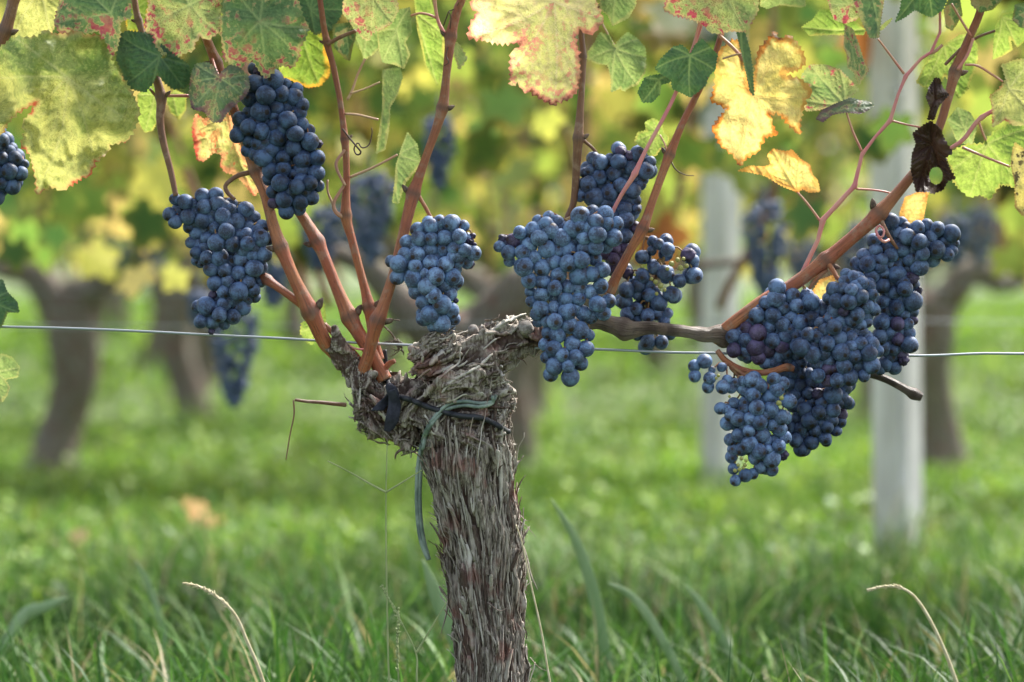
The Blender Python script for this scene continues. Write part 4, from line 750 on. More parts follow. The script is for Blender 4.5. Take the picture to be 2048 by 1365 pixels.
def foliage(name, pos, size, cols, g, parent, mat=None, face=0.7):
    n = len(pos); m = len(TV)
    az = g.random(n) * 2 * math.pi; nz = g.normal(0, 0.5, n) + 0.25
    Nr = np.c_[np.cos(az) * 0.8, np.where(g.random(n) < face, -1, 1) * (0.6 + g.random(n)), nz]; Nr /= np.linalg.norm(Nr, axis=1)[:, None]
    up = np.c_[g.normal(0, 0.5, n), g.normal(0, 0.2, n), -np.ones(n)]; U = up - Nr * (up * Nr).sum(1)[:, None]; U /= np.linalg.norm(U, axis=1)[:, None]; W = np.cross(U, Nr)
    V = pos[:, None] + size[:, None, None] * (TV[None, :, 0, None] * W[:, None] + TV[None, :, 1, None] * U[:, None] + TV[None, :, 2, None] * Nr[:, None] * g.uniform(-0.5, 2.2, n)[:, None, None])
    q = []
    T4 = [tuple(dict.fromkeys(f)) for f in TF]; tri = np.array([f for f in T4 if len(f) == 3]); quad = np.array([f for f in T4 if len(f) == 4])
    tri4 = np.c_[quad[:, 0], quad[:, 1], quad[:, 2]], np.c_[quad[:, 0], quad[:, 2], quad[:, 3]]
    T = np.vstack([tri, *tri4]); F = (np.arange(n)[:, None, None] * m + T[None]).reshape(-1, 3)
    # margins a little more yellow than the middle
    C = np.repeat(cols[:, None], m, 1); k = (len(TV) - 1) // 2; C[:, 1 + k:] = C[:, 1 + k:] * 0.8 + np.array([0.09, 0.06, 0.012]) ; C = C.reshape(-1, 3)
    o = mesh_obj(name, V.reshape(-1, 3), F, mat or M_foliage, parent, True, {'col': ('FLOAT_COLOR', np.c_[C, np.ones(len(C))])}); return o
LC = [(0.055, 0.12, 0.035), (0.12, 0.21, 0.045), (0.26, 0.34, 0.07), (0.50, 0.46, 0.11), (0.68, 0.52, 0.20), (0.42, 0.15, 0.05)]
g = np.random.default_rng(3); n = 230
pos = np.c_[g.uniform(-0.8, 0.85, n), D0 + g.normal(0, 0.09, n), g.uniform(0.77, 1.25, n)]
o = foliage('crown', pos, g.uniform(0.045, 0.075, n), pal(g, n, LC, [3, 4, 3, 1.5, 0.7, 0.3]), g, None); vpart(o, (0, D0, 0.9)); o['label'] = 'mass of vine leaves above the picture edge'

# ---------------------------------------------------------------- grape bunches
def grape_meshes():
    out = []
    for s in range(4):
        n, m = 24, 14; V = [(0, 0, -1)]; F = []
        for i in range(1, m):
            th = math.pi * i / m
            for j in range(n): V.append((math.sin(th) * math.cos(2 * math.pi * j / n), math.sin(th) * math.sin(2 * math.pi * j / n), -math.cos(th)))
        V.append((0, 0, 1)); V = np.array(V)
        for j in range(n): F.append((0, 1 + (j + 1) % n, 1 + j)); F.append((len(V) - 1, len(V) - 1 - n + j, len(V) - 1 - n + (j + 1) % n))
        for i in range(m - 2):
            for j in range(n): a_ = 1 + i * n; F.append((a_ + j, a_ + (j + 1) % n, a_ + n + (j + 1) % n, a_ + n + j))
        V = V * (1 + 0.07 * fbm(V * 0.9 + s * 5, 2, s))[:, None]
        if s == 3: V = V * (0.86 + 0.30 * fbm(V * 3.2, 3, 40))[:, None]     # raisin
        me = bpy.data.meshes.new('grape'); me.from_pydata([tuple(v) for v in V], [], F); me.polygons.foreach_set('use_smooth', [True] * len(F)); me.materials.append(M_grape); out.append(me)
    return out
GM = grape_meshes()
def bunch(label, lists, dy, top, tint=(1, 1, 1), depth=1.0, group='ripe grape bunches hanging on the front vine', maxr=62, stems=True, berries=(), fill=True, gs=1.0):
    """lists: [(ox, oy, scale, [(x, y, r, behind[, purple])...])] read off the photo"""
    L = []
    for ox, oy, s, arr in lists:
        for q in arr: L.append((ox + q[0] / s, oy + q[1] / s, q[2] / s, q[3], q[4] if len(q) > 4 else 0))
    A = np.array(L, float); n = len(A); g = np.random.default_rng(int(A[0, 0] * 3 + A[0, 1]))
    x0, y0 = A[:, 0].min() - 40, A[:, 1].min() - 40; x1, y1 = A[:, 0].max() + 40, A[:, 1].max() + 40
    gx, gy = np.meshgrid(np.arange(x0, x1, 6), np.arange(y0, y1, 6)); Q = np.c_[gx.ravel(), gy.ravel()]
    ins = np.zeros(len(Q), bool)
    for a_ in A: ins |= np.hypot(Q[:, 0] - a_[0], Q[:, 1] - a_[1]) < a_[2] * 1.12
    O = Q[~ins]; d = np.array([np.hypot(O[:, 0] - a_[0], O[:, 1] - a_[1]).min() for a_ in A]); d = np.clip(d - A[:, 2] * 0.9, 0, None)
    Rm = maxr; dd = np.clip(d, 0, Rm); bulge = np.sqrt(np.clip(Rm ** 2 - (Rm - dd) ** 2, 0, None)) * 0.85 * depth
    px = K * D0; cx = A[:, 0].mean(); root_p = P(top[0], top[1], D0 + dy / 1000)
    root = empty('grape_bunch', root_p, label, 'grape bunch', group); parts = []
    def add(x, y, r, Y, out_dir, purple, k):
        c = P(x, y, Y); purple = 2 if (purple == 0 and k > 0 and g.random() < 0.015) else purple; me = GM[3] if purple == 2 else GM[int(g.integers(0, 3))]; o = bpy.data.objects.new('grape', me); COL.objects.link(o)
        rr = r * K * Y; o.scale = (rr * g.uniform(0.95, 1.04), rr * g.uniform(0.95, 1.04), rr * g.uniform(0.97, 1.09)); o.parent = root; o.location = c - root_p
        dv = (Vector(out_dir) + Vector((g.normal(0, 0.45), g.normal(0, 0.3), g.normal(0, 0.45) - 0.35))).normalized(); o.rotation_euler = (-dv).to_track_quat('Z', 'Y').to_euler()
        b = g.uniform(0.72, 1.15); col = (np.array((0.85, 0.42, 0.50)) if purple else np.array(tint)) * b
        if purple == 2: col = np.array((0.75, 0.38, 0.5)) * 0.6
        o.color = (*col, 1); parts.append((c, rr)); return o
    for i in range(n):
        x, y, r, f, pu = A[i]; Y = D0 + (dy + (-bulge[i] + f * r * 0.62) * px * 1000) / 1000
        add(x, y, r * gs * (1.09 if n < 88 else 1.13), Y, ((x - cx) * 0.006, -0.9, -(y - A[:, 1].mean()) * 0.002), int(pu), i)
    cnt_ = n; fr = A[:, :3]
    H_ = []
    for qx, qy in (Q if fill else []):
        dx, dy_ = fr[:, 0] - qx, fr[:, 1] - qy; dd_ = np.hypot(dx, dy_)
        if (dd_ < fr[:, 2] * 0.96).any(): continue
        k_ = dd_ < 40
        if k_.sum() < 4: continue
        an_ = np.sort(np.arctan2(dy_[k_], dx[k_])); gap_ = np.diff(np.append(an_, an_[0] + 2 * math.pi)).max()
        if gap_ < 2.3: H_.append((qx, qy))
    while H_ and cnt_ < 98:
        qx, qy = H_[0]; near_ = [h for h in H_ if math.hypot(h[0] - qx, h[1] - qy) < 17]; qx, qy = np.mean(near_, 0)
        H_ = [h for h in H_ if math.hypot(h[0] - qx, h[1] - qy) > 15 and h != H_[0]]
        j = int(np.argmin(np.hypot(fr[:, 0] - qx, fr[:, 1] - qy)))
        add(qx, qy, 16.5, D0 + dy / 1000 + (-bulge[j] + 20) * px, (0, -1, 0), 0, 0); cnt_ += 1
    n = max(n, cnt_)
    back = [i for i in np.argsort(-d) if A[i, 4] != 2][:max(0, 98 - n)]
    for i in back:
        x, y, r, f, pu = A[i]; Y = D0 + dy / 1000 + (bulge[i] + r * 0.9) * px
        add(x + g.normal(0, r * 0.35), y + g.normal(0, r * 0.35), r * 1.12, Y, ((x - cx) * 0.006, 0.9, 0), 0, i)
    # stalk, side branches and short stalks down the middle of the bunch
    mb = MB(); ys = np.linspace(A[:, 1].min() + 12, A[:, 1].max() - 20, 9); ax = []
    for y in ys:
        wg = np.exp(-((A[:, 1] - y) / 40) ** 2) * (A[:, 2]) * (1 + d / 20); ax.append((float((A[:, 0] * wg).sum() / wg.sum()), y))
    pts = [P(top[0], top[1], D0 + (dy + 2) / 1000)] + [P(x, y, D0 + (dy + 6) / 1000) for x, y in ax]
    pa = crom([tuple(p) for p in pts], 5); mb.add(*tube(pa, np.linspace(0.0016, 0.0007, len(pa)), 7, 1, 0.15))
    nodes = [tuple(p) for p in pa]
    for c, rr in sorted(parts, key=lambda q: np.linalg.norm(pa - np.array(q[0]), axis=1).min()):
        c = np.array(c); NN = np.array(nodes); dd_ = np.linalg.norm(NN - c - np.array([0, 0, 0.008]), axis=1); s_ = NN[np.argmin(dd_)]; md_ = (s_ + c) / 2 + np.array([0, 0, 0.003])
        mb.add(*tube([s_, md_, c], [0.0009, 0.0007, 0.0006], 5, cap=False)); nodes.append(tuple(md_))
        if np.linalg.norm(s_ - c) > 0.012: nodes.append(tuple(c * 0.8 + s_ * 0.2))
    st = mb.build('stem', M_rachis, root); st.location = -root_p
    for bx, by, br, bdy in berries:
        v = MB(); V_ = GM[0]; c = P(bx, by, D0 + bdy / 1000); o = bpy.data.objects.new('unripe_berry', GB); COL.objects.link(o); o.scale = [br * px] * 3; o.parent = root; o.location = c - root_p
    return root
GB = GM[0].copy(); GB.materials.clear(); GB.materials.append(M_berry)

A_ = (300, 350, 2.73); B_ = (350, 0, 3.4125); C_ = (740, 380, 4.55); D_ = (900, 350, 2.73); E_ = (1050, 0, 3.4125); S6 = (1350, 400, 2.275); S8 = (1560, 350, 2.797); J_ = (1360, 680, 4.55)
bunch('dark blue bunch with a left shoulder hanging over the wire, lower left of two', [(*A_, [(138,133,32,1),(193,148,41,0),(105,215,35,0),(138,257,36,0),(205,230,41,0),(215,285,35,2),(288,115,40,1),(360,110,38,1),(240,160,30,2),(297,175,42,0),(367,158,41,0),(285,250,40,0),(335,245,30,2),(397,225,42,0),(440,190,32,2),(443,158,32,2),(522,190,42,1),(565,235,38,2),(352,285,38,1),(468,260,47,0),(418,307,43,0),(540,290,40,1),(482,325,30,2),(612,285,38,1),(308,345,33,1),(255,320,36,2),(363,370,46,0),(453,377,42,0),(533,375,38,0),(605,345,46,0),(645,350,35,2),(225,370,30,2),(253,425,32,1),(300,400,32,2),(278,478,30,2),(310,455,38,1),(380,453,48,0),(455,420,38,2),(505,460,47,0),(618,432,46,0),(560,440,30,2),(333,515,40,0),(410,523,40,0),(487,538,40,0),(568,510,46,0),(605,505,36,1),(355,592,40,0),(430,580,38,2),(405,638,38,0),(485,638,49,0),(565,630,38,1),(537,585,36,2),(600,585,30,2),(260,720,32,2),(308,718,50,0),(405,706,39,0),(345,655,26,1,2),(500,725,48,1),(455,775,42,0),(380,765,40,0),(275,803,34,0),(340,805,38,1),(405,815,30,2),(250,470,26,2),(530,680,32,2),(575,670,28,2),(430,690,30,2),(335,855,20,1,2),(500,210,34,2),(590,310,34,2),(430,640,34,2)])], 2, (468, 398), (0.80, 0.82, 0.86))
bunch('very dark bunch in leaf shade hanging highest at upper left', [(*B_, [(535,470,38,2),(545,570,58,0),(670,545,70,0),(755,575,38,2),(830,610,45,2),(617,650,62,0),(727,642,54,0),(815,665,60,1),(508,675,55,1),(582,765,63,0),(688,738,52,1),(678,865,46,0),(868,720,48,1),(510,770,48,2),(770,740,40,2),(770,822,60,0),(675,790,44,1),(848,770,50,1),(440,815,48,1),(500,870,55,0),(425,925,50,0),(507,965,45,1),(588,900,55,0),(700,940,60,0),(820,913,55,0),(860,850,50,1),(915,890,40,2),(920,968,58,0),(975,985,35,2),(657,1028,55,0),(810,1015,60,0),(600,1075,60,0),(550,1050,50,1),(490,1030,40,2),(742,1075,50,0),(870,1087,60,0),(970,1080,52,0),(620,975,40,2),(655,1165,60,1),(740,1155,55,0),(810,1190,35,1),(865,1165,60,1),(965,1180,53,0),(640,1225,40,2),(600,500,50,2),(570,480,45,1),(440,880,44,2),(560,980,45,2),(740,880,45,2)]), (*A_, [(712,45,48,0),(800,65,42,0),(870,45,42,0),(920,62,32,1),(675,92,38,1),(732,133,45,0),(820,143,43,0),(882,125,40,0),(675,155,30,1,1),(745,200,42,0),(815,185,36,1),(770,95,36,2),(850,95,36,2)])], -12, (520, 140), (0.48, 0.54, 0.62), maxr=56)  # dark tint puts the leaf shade into the grape colour
bunch('small pale blue bunch hanging just above the trunk head', [(*C_, [(535,300,60,1),(555,328,65,0),(635,290,57,1),(737,303,74,0),(848,333,54,1),(435,365,65,1),(445,445,68,0),(558,448,60,0),(683,437,68,0),(813,425,65,0),(880,445,45,2),(335,475,60,1),(395,505,45,2),(428,587,70,0),(547,547,65,1),(673,553,63,1),(770,535,65,2),(860,550,62,1),(945,577,67,0),(880,655,60,2),(810,655,50,2),(320,590,65,1),(190,650,50,2),(262,675,77,0),(250,795,67,1),(415,697,65,0),(553,668,72,0),(687,680,70,0),(750,610,50,2),(775,695,50,2),(397,806,82,0),(500,760,50,2),(597,790,80,0),(750,793,78,0),(790,830,60,2),(520,880,80,0),(660,870,65,2),(420,930,65,1),(582,965,70,0),(720,950,70,1),(485,1023,68,0),(655,1045,82,0),(740,1100,72,1),(765,1175,55,2),(545,1135,80,0),(485,1175,65,1),(460,1120,40,2),(650,1215,78,0),(580,1235,60,2),(935,420,32,1,2),(948,500,24,1,2),(780,1010,28,1,2),(905,470,40,1,2)])], -16, (870, 448), (1.34, 1.38, 1.34), maxr=50)
bunch('large pale blue bunch with a left shoulder covering the arm right of the trunk', [(*D_, [(270,392,30,1),(290,350,28,2,2),(345,360,36,1,1),(382,315,34,0),(320,425,37,0),(395,425,40,0),(325,470,30,2),(480,250,28,2),(540,232,32,2),(585,255,32,2),(455,305,45,1),(525,270,38,1),(547,305,43,0),(487,345,41,0),(607,345,46,0),(435,385,42,1),(530,407,45,0),(588,415,36,2),(645,412,44,1),(462,452,37,0),(405,503,50,0),(505,508,45,0),(565,475,44,1),(645,483,42,0),(715,465,45,0),(718,415,38,2),(432,577,40,0),(507,583,40,0),(593,547,42,0),(712,550,55,0),(772,543,40,1),(440,640,30,2),(502,655,38,0),(573,618,38,0),(642,613,37,0),(707,617,38,1),(830,520,40,0),(768,640,38,1),(822,607,39,0),(445,690,30,2),(498,730,42,0),(568,725,34,0),(572,675,35,2),(632,682,38,0),(703,678,36,0),(642,747,45,0),(728,755,40,1),(685,730,30,2),(805,705,42,0),(865,690,38,1),(472,760,32,1),(838,755,38,1),(768,775,36,2),(530,798,34,1),(572,800,40,0),(652,822,43,0),(480,805,26,2),(712,850,45,0),(535,862,35,1),(587,875,42,0),(757,875,30,2),(668,925,44,0),(565,950,42,0),(520,925,34,1),(742,950,42,0),(610,983,38,0),(687,997,40,0),(525,997,30,1),(570,1045,44,0),(645,1045,34,0),(715,1030,36,1),(550,1090,38,1),(657,1103,47,0),(712,225,50,0),(778,205,38,1),(848,215,42,0),(795,258,42,0),(853,265,38,0),(910,268,36,1),(668,295,46,0),(805,327,43,0),(892,343,45,0),(732,342,38,0),(762,290,34,2),(795,395,40,0),(850,390,36,2),(790,460,36,2),(735,400,40,1),(700,330,36,2)])], -26, (1128, 442), (1.2, 1.24, 1.22))
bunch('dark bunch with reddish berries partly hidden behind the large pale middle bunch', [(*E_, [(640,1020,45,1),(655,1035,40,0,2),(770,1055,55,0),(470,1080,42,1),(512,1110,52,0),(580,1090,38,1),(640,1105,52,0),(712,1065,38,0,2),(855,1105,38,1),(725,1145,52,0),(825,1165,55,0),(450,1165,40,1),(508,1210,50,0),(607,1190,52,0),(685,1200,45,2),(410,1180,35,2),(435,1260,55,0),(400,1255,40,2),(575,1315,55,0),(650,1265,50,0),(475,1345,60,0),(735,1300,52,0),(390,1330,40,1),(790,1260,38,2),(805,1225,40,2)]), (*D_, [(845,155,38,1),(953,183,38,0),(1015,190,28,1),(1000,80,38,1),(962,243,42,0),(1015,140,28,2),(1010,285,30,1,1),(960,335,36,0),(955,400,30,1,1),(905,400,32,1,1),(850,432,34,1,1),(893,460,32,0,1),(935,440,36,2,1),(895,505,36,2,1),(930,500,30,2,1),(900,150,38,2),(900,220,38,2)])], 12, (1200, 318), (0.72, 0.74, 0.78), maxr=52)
bunch('loose bunch with bare stalks and green berries behind the bearing arm', [(*D_, [(1108,358,25,1),(1140,380,30,0),(1185,365,32,2),(1188,408,38,0),(1100,410,22,2),(1048,450,35,0),(1298,438,42,0),(1325,468,34,1),(1115,510,34,1),(1050,555,38,0),(1168,535,38,0),(1200,555,30,2),(1252,578,34,0),(1335,550,42,0),(970,540,36,2),(962,628,42,0),(1025,605,35,2),(1087,657,35,0),(1025,655,30,2),(1208,652,42,0),(1140,700,42,0),(960,690,36,1),(1018,732,34,0),(1080,768,38,0),(970,760,40,1),(1130,755,36,1),(1185,760,28,1),(1170,800,30,1),(930,700,24,2),(1020,790,30,2),(1080,915,40,0),(1155,915,36,0),(1070,885,30,2),(1200,870,28,2),(1025,880,25,2),(1090,610,30,2),(1120,650,30,2)])], 24, (1290, 475), (0.84, 0.86, 0.88), maxr=40, fill=False,
      berries=[(1343 + x, 528 + y, r, 10) for x, y, r in ((0, 0, 6), (12, -8, 5), (18, 8, 6), (30, 4, 5), (-8, 10, 4), (24, -10, 4), (-32, 36, 5), (-22, 44, 6), (-40, 30, 4), (-30, 60, 4), (-14, 52, 4), (-60, 6, 3), (-74, 22, 3))])
bunch('bunch under the right cane with purple berries at its lower left', [(*S6, [(465,400,35,0),(460,450,38,0),(413,470,30,1),(535,440,34,1),(553,483,32,0),(595,440,28,2),(618,465,37,0),(493,495,28,0),(372,525,33,0),(445,527,34,0),(385,495,25,2),(527,535,28,1),(490,567,33,0),(570,557,33,0),(622,540,35,0),(675,495,35,1),(430,580,28,1),(378,605,36,0,1),(325,585,28,1,1),(265,623,30,1),(322,640,30,0),(445,642,33,0),(500,620,28,1),(530,665,28,2),(600,610,34,0),(573,670,38,0),(268,685,30,0,1),(365,670,37,0,1),(315,690,28,1),(420,685,32,1,1),(485,670,28,1,1),(380,715,32,1,1),(330,715,24,2),(470,710,30,2),(410,740,28,2),(445,740,26,2),(550,620,30,2),(520,590,28,2),(410,610,30,2),(350,560,28,2),(300,610,28,2),(640,500,30,2),(560,700,30,2)])], -6, (1600, 565), (0.88, 0.90, 0.92), maxr=48, gs=1.05)
bunch('front bunch of the right cluster bulging over the wire', [(*S8, [(370,555,30,2),(410,575,36,1),(370,595,38,1),(455,605,38,0),(300,640,38,1),(355,640,36,1),(400,645,35,0),(500,625,32,2),(512,668,33,1),(457,680,37,0),(270,690,30,2),(320,705,40,0),(385,710,42,0),(485,735,38,1),(525,755,33,2),(430,785,42,0),(355,765,30,0,2),(400,815,36,1),(225,830,30,2),(250,870,36,1),(302,852,42,0),(280,805,34,2),(485,825,30,2),(210,905,34,1),(265,945,40,0),(333,918,41,0),(397,912,38,1),(450,945,38,1),(512,945,38,1),(460,880,32,2),(120,965,46,0),(160,895,40,1),(182,1005,44,0),(343,993,48,0),(417,1015,38,0),(497,1000,44,0),(550,985,30,2),(212,1060,36,2),(270,1085,36,2,1),(358,1070,43,0),(430,1075,36,2),(512,1065,46,0),(305,1085,22,1,1),(212,1125,36,0),(265,1150,32,1,1),(322,1150,38,0),(390,1133,44,0),(470,1125,32,1),(340,820,36,2),(450,840,34,2),(400,960,34,2),(300,1010,34,2),(250,1000,34,2)])], -28, (1682, 566), (0.82, 0.84, 0.88), maxr=56, gs=1.04)
bunch('long bunch at far right whose upper shoulder points right', [(*S8, [(620,260,42,0),(680,270,32,2),(770,300,40,0),(820,285,35,1),(880,305,40,0),(960,328,45,0),(710,347,43,0),(665,325,34,1),(700,295,32,1),(842,352,38,0),(780,378,42,0),(915,375,32,1),(975,385,28,2),(875,418,46,0),(935,448,36,0),(965,425,28,1),(525,370,38,1),(575,340,34,2),(535,425,35,1),(600,415,36,1),(685,418,40,0),(622,450,38,0),(800,440,35,0),(732,472,40,0),(850,470,45,2),(475,460,45,1),(430,495,36,1),(490,500,42,0),(570,478,34,1),(440,535,30,1),(560,515,36,1),(515,565,40,0),(580,550,34,0),(650,515,36,1),(655,555,46,0),(780,515,45,0),(735,580,38,0,2),(572,620,41,0),(690,600,38,1),(700,638,42,0),(640,660,38,1),(740,705,50,0),(765,650,32,2,2),(580,710,36,1),(655,742,42,0),(690,780,34,2),(740,765,32,2),(570,825,46,0),(655,835,36,0,1),(712,835,34,1),(745,815,25,2,1),(620,885,38,1),(557,905,42,0),(660,920,34,0,1),(718,885,36,1),(725,950,44,0),(585,970,36,1),(635,980,32,1),(680,1005,36,2,1),(590,1060,40,2),(640,1080,36,2),(690,1040,32,1,2),(560,1085,32,2),(660,380,36,2),(740,420,36,2),(620,500,34,2),(600,760,36,2),(620,830,34,2),(680,700,36,2),(530,480,34,2),(730,330,34,2)])], 4, (1790, 490), (0.76, 0.78, 0.82), maxr=50, gs=1.04)
bunch('shaded dark bunch hanging low behind the lowest pale one', [(*J_, [(1170,490,55,1),(1255,490,55,0,2),(1388,500,78,0),(1510,560,55,1),(1500,440,60,2),(1140,635,65,0),(1170,565,45,2),(1265,660,62,0),(1390,640,68,0),(1470,680,50,2,1),(1290,570,55,1),(1440,570,50,2),(1180,735,72,0),(1385,735,52,1),(1460,745,50,2),(1100,810,62,1),(1237,822,58,0),(1342,790,55,0),(1415,830,45,1),(1055,915,60,0),(1200,935,62,0),(1320,895,58,0),(1330,920,50,1),(1100,995,65,1),(1000,800,60,2),(1060,720,50,2),(1100,420,70,2),(1050,600,58,2),(1050,500,70,2),(1020,300,60,2),(1100,200,55,2),(940,300,55,2),(1200,400,60,2),(1300,430,60,2),(1400,400,60,2),(1180,320,60,2),(1300,760,50,2),(1200,560,55,2),(1330,700,50,2),(880,240,55,2),(1000,400,60,2),(970,190,50,2)])], -4, (1600, 715), (0.55, 0.58, 0.65), maxr=46, gs=1.04)  # shade behind the front bunches put into the darker tint
bunch('lowest bunch with loose side grapes at left and bare stalks at its tip', [(*J_, [(655,368,62,0),(725,418,60,0),(855,360,57,0),(940,398,52,0),(885,447,62,0),(665,498,64,0),(815,520,62,1),(990,560,62,0),(600,470,44,2),(560,440,45,2),(590,570,50,1),(590,630,55,1),(700,620,64,0),(825,640,64,0),(920,705,62,0),(470,690,55,1),(525,720,62,0),(635,725,52,1),(725,750,62,0),(840,775,52,0),(905,815,60,1),(530,870,56,0),(628,830,52,0),(740,870,70,0),(785,920,50,1),(960,890,50,1),(635,950,68,0),(560,995,54,1),(855,915,45,2),(900,970,58,0),(715,1015,62,0),(680,1080,52,1),(835,1080,74,0),(935,1050,50,1),(735,1160,50,1),(835,1180,55,1),(800,1000,40,2),(490,580,50,2),(500,400,45,2),(570,380,42,2),(430,640,40,2),(370,625,50,1),(425,760,55,2),(455,910,50,2),(485,1000,50,2),(470,1065,52,2),(485,1175,46,1),(505,1280,48,0),(595,1235,55,0),(665,1220,45,1),(130,238,50,0),(222,195,58,0),(135,330,50,0),(270,350,50,0),(290,275,30,1),(255,430,50,1),(390,430,56,0),(430,365,42,1),(465,440,45,2),(380,250,38,2),(760,560,50,2),(770,690,50,2),(590,780,50,2),(860,560,50,2),(680,860,50,2)])], -34, (1537, 785), (1.16, 1.2, 1.18), maxr=44, fill=False, gs=1.09,
      berries=[(1360 + x / 4.55, 680 + y / 4.55, r, -52) for x, y, r in ((900, 575, 5.5), (925, 530, 4.5), (560, 1080, 4), (590, 1140, 4), (540, 1180, 4), (600, 1100, 3.5), (500, 1190, 4), (530, 1140, 3.5), (575, 1165, 3.5), (350, 325, 3.5), (330, 350, 3), (450, 515, 3))])
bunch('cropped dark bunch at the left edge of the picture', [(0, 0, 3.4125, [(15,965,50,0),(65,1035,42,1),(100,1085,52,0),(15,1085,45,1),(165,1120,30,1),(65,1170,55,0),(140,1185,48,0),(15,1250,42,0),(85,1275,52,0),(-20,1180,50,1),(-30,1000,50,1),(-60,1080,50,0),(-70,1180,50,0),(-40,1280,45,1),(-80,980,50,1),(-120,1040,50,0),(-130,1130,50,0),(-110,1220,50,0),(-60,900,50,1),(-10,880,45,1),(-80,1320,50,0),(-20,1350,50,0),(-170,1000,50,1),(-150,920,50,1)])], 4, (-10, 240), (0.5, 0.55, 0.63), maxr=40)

# ---------------------------------------------------------------- ties on the trunk
def on_bark(pts, gap):
    out = []; last = D0 - 0.03; c = crom(pts, 8)
    ys = []
    for x, y in c: ys.append(fy(x, y, gap, None))
    ys = [v if v is not None else np.nan for v in ys]; a_ = np.array(ys, float); ok = ~np.isnan(a_)
    a_ = np.interp(np.arange(len(a_)), np.arange(len(a_))[ok], a_[ok])
    # taut: never deeper than the neighbours allow
    for _ in range(6): a_ = np.minimum(a_, (np.roll(a_, 1) + np.roll(a_, -1)) / 2 * 1.0 if False else a_)
    k = np.ones(5) / 5; s = np.convolve(np.pad(a_, 2, 'edge'), k, 'valid'); a_ = np.minimum(a_, s)
    return np.array([P(x, y, v) for (x, y), v in zip(c, a_)])
mb = MB()
for off in (0, 7):
    p = on_bark([(992 - off, 792 + off * 0.2), (984, 803 + off * 0.6), (960, 807 + off), (930, 803 + off * 1.2), (900, 808 + off * 1.3), (880, 822 + off), (858, 850 + off), (844 + off * 0.6, 885), (836 + off, 930), (833 + off, 985), (835 + off, 1040), (842 + off, 1085), (856 + off * 0.4, 1120)], 0.0062)
    mb.add(*tube(p, 0.0015, 8, 1, 0.1))
o = mb.build('rubber_tie', M_tie); put(o, P(985, 800, fy(950, 806, 0.003, 1.9))); tag(o, 'grey green doubled rubber tube looped round the trunk neck with a long hanging end', 'vine tie')
T = empty('cloth_tie', P(787, 790, fy(787, 795, 0.006, 1.9)), 'black rubber band with knotted dark cloth tails tied across the trunk head', 'vine tie')
mb = MB(); p = on_bark([(790, 792), (820, 800), (850, 812), (880, 822), (920, 832), (960, 836), (990, 848), (1012, 862), (1020, 864)], 0.0052); mb.add(*tube(p, 0.0022, 10, 1.0, 0.06)); o = mb.build('band', M_black, T); o.location = -T.location
def cloth(poly, Y, name):
    poly = np.array(poly, float); B = []
    for i in range(len(poly)):
        a_, b_ = poly[i], poly[(i + 1) % len(poly)]
        for k in range(6): B.append(a_ + (b_ - a_) * k / 6)
    B = np.array(B); gx, gy = np.meshgrid(np.arange(B[:, 0].min(), B[:, 0].max(), 3), np.arange(B[:, 1].min(), B[:, 1].max(), 3)); I = np.c_[gx.ravel(), gy.ravel()]; I = I[pip(I, B)]; I = I[segd(I, B, np.roll(B, -1, 0)) > 1.2]
    vs, es, fs, *_ = geometry.delaunay_2d_cdt([Vector(q) for q in B] + [Vector(q) for q in I], [(i, (i + 1) % len(B)) for i in range(len(B))], [], 1, 1e-4)
    W = [tuple(P(v.x, v.y, Y - 0.004 * math.sin((v.x - poly[:, 0].min()) / 14 + v.y / 60) + 0.0015 * math.sin(v.y / 9))) for v in vs]
    o = mesh_obj(name, W, [f for f in fs], M_cloth, T); o.location = -T.location; sm = o.modifiers.new('thick', 'SOLIDIFY'); sm.thickness = 0.0012; return o
yc = min(fy(x, y, 0, 1.95) for x, y in ((785, 790), (795, 830), (780, 845), (760, 815), (775, 800)))
cloth([(778, 782), (790, 778), (799, 800), (801, 815), (796, 840), (788, 855), (778, 864), (768, 862), (770, 840), (776, 815), (777, 798)], yc - 0.007, 'tail'); cloth([(776, 784), (786, 790), (776, 808), (766, 822), (743, 823), (755, 806), (768, 795)], yc - 0.003, 'tail')
mb = MB(); kp = P(783, 784, yc - 0.006); mb.add(*tube([tuple(kp + Vector((-0.003, 0, 0.006))), tuple(kp + Vector((0, -0.001, 0.002))), tuple(kp + Vector((0.002, 0, -0.003))), tuple(kp + Vector((0.005, 0.002, -0.006)))], [0.0025, 0.0045, 0.0045, 0.002], 12, 1, 0.2)); o = mb.build('knot', M_cloth, T); o.location = -T.location
mb = MB(); mb.add(*tube(on_bark([(769, 700), (772, 730), (776, 760), (782, 782)], 0.002), 0.002, 8)); o = mb.build('band', M_black, T); o.location = -T.location

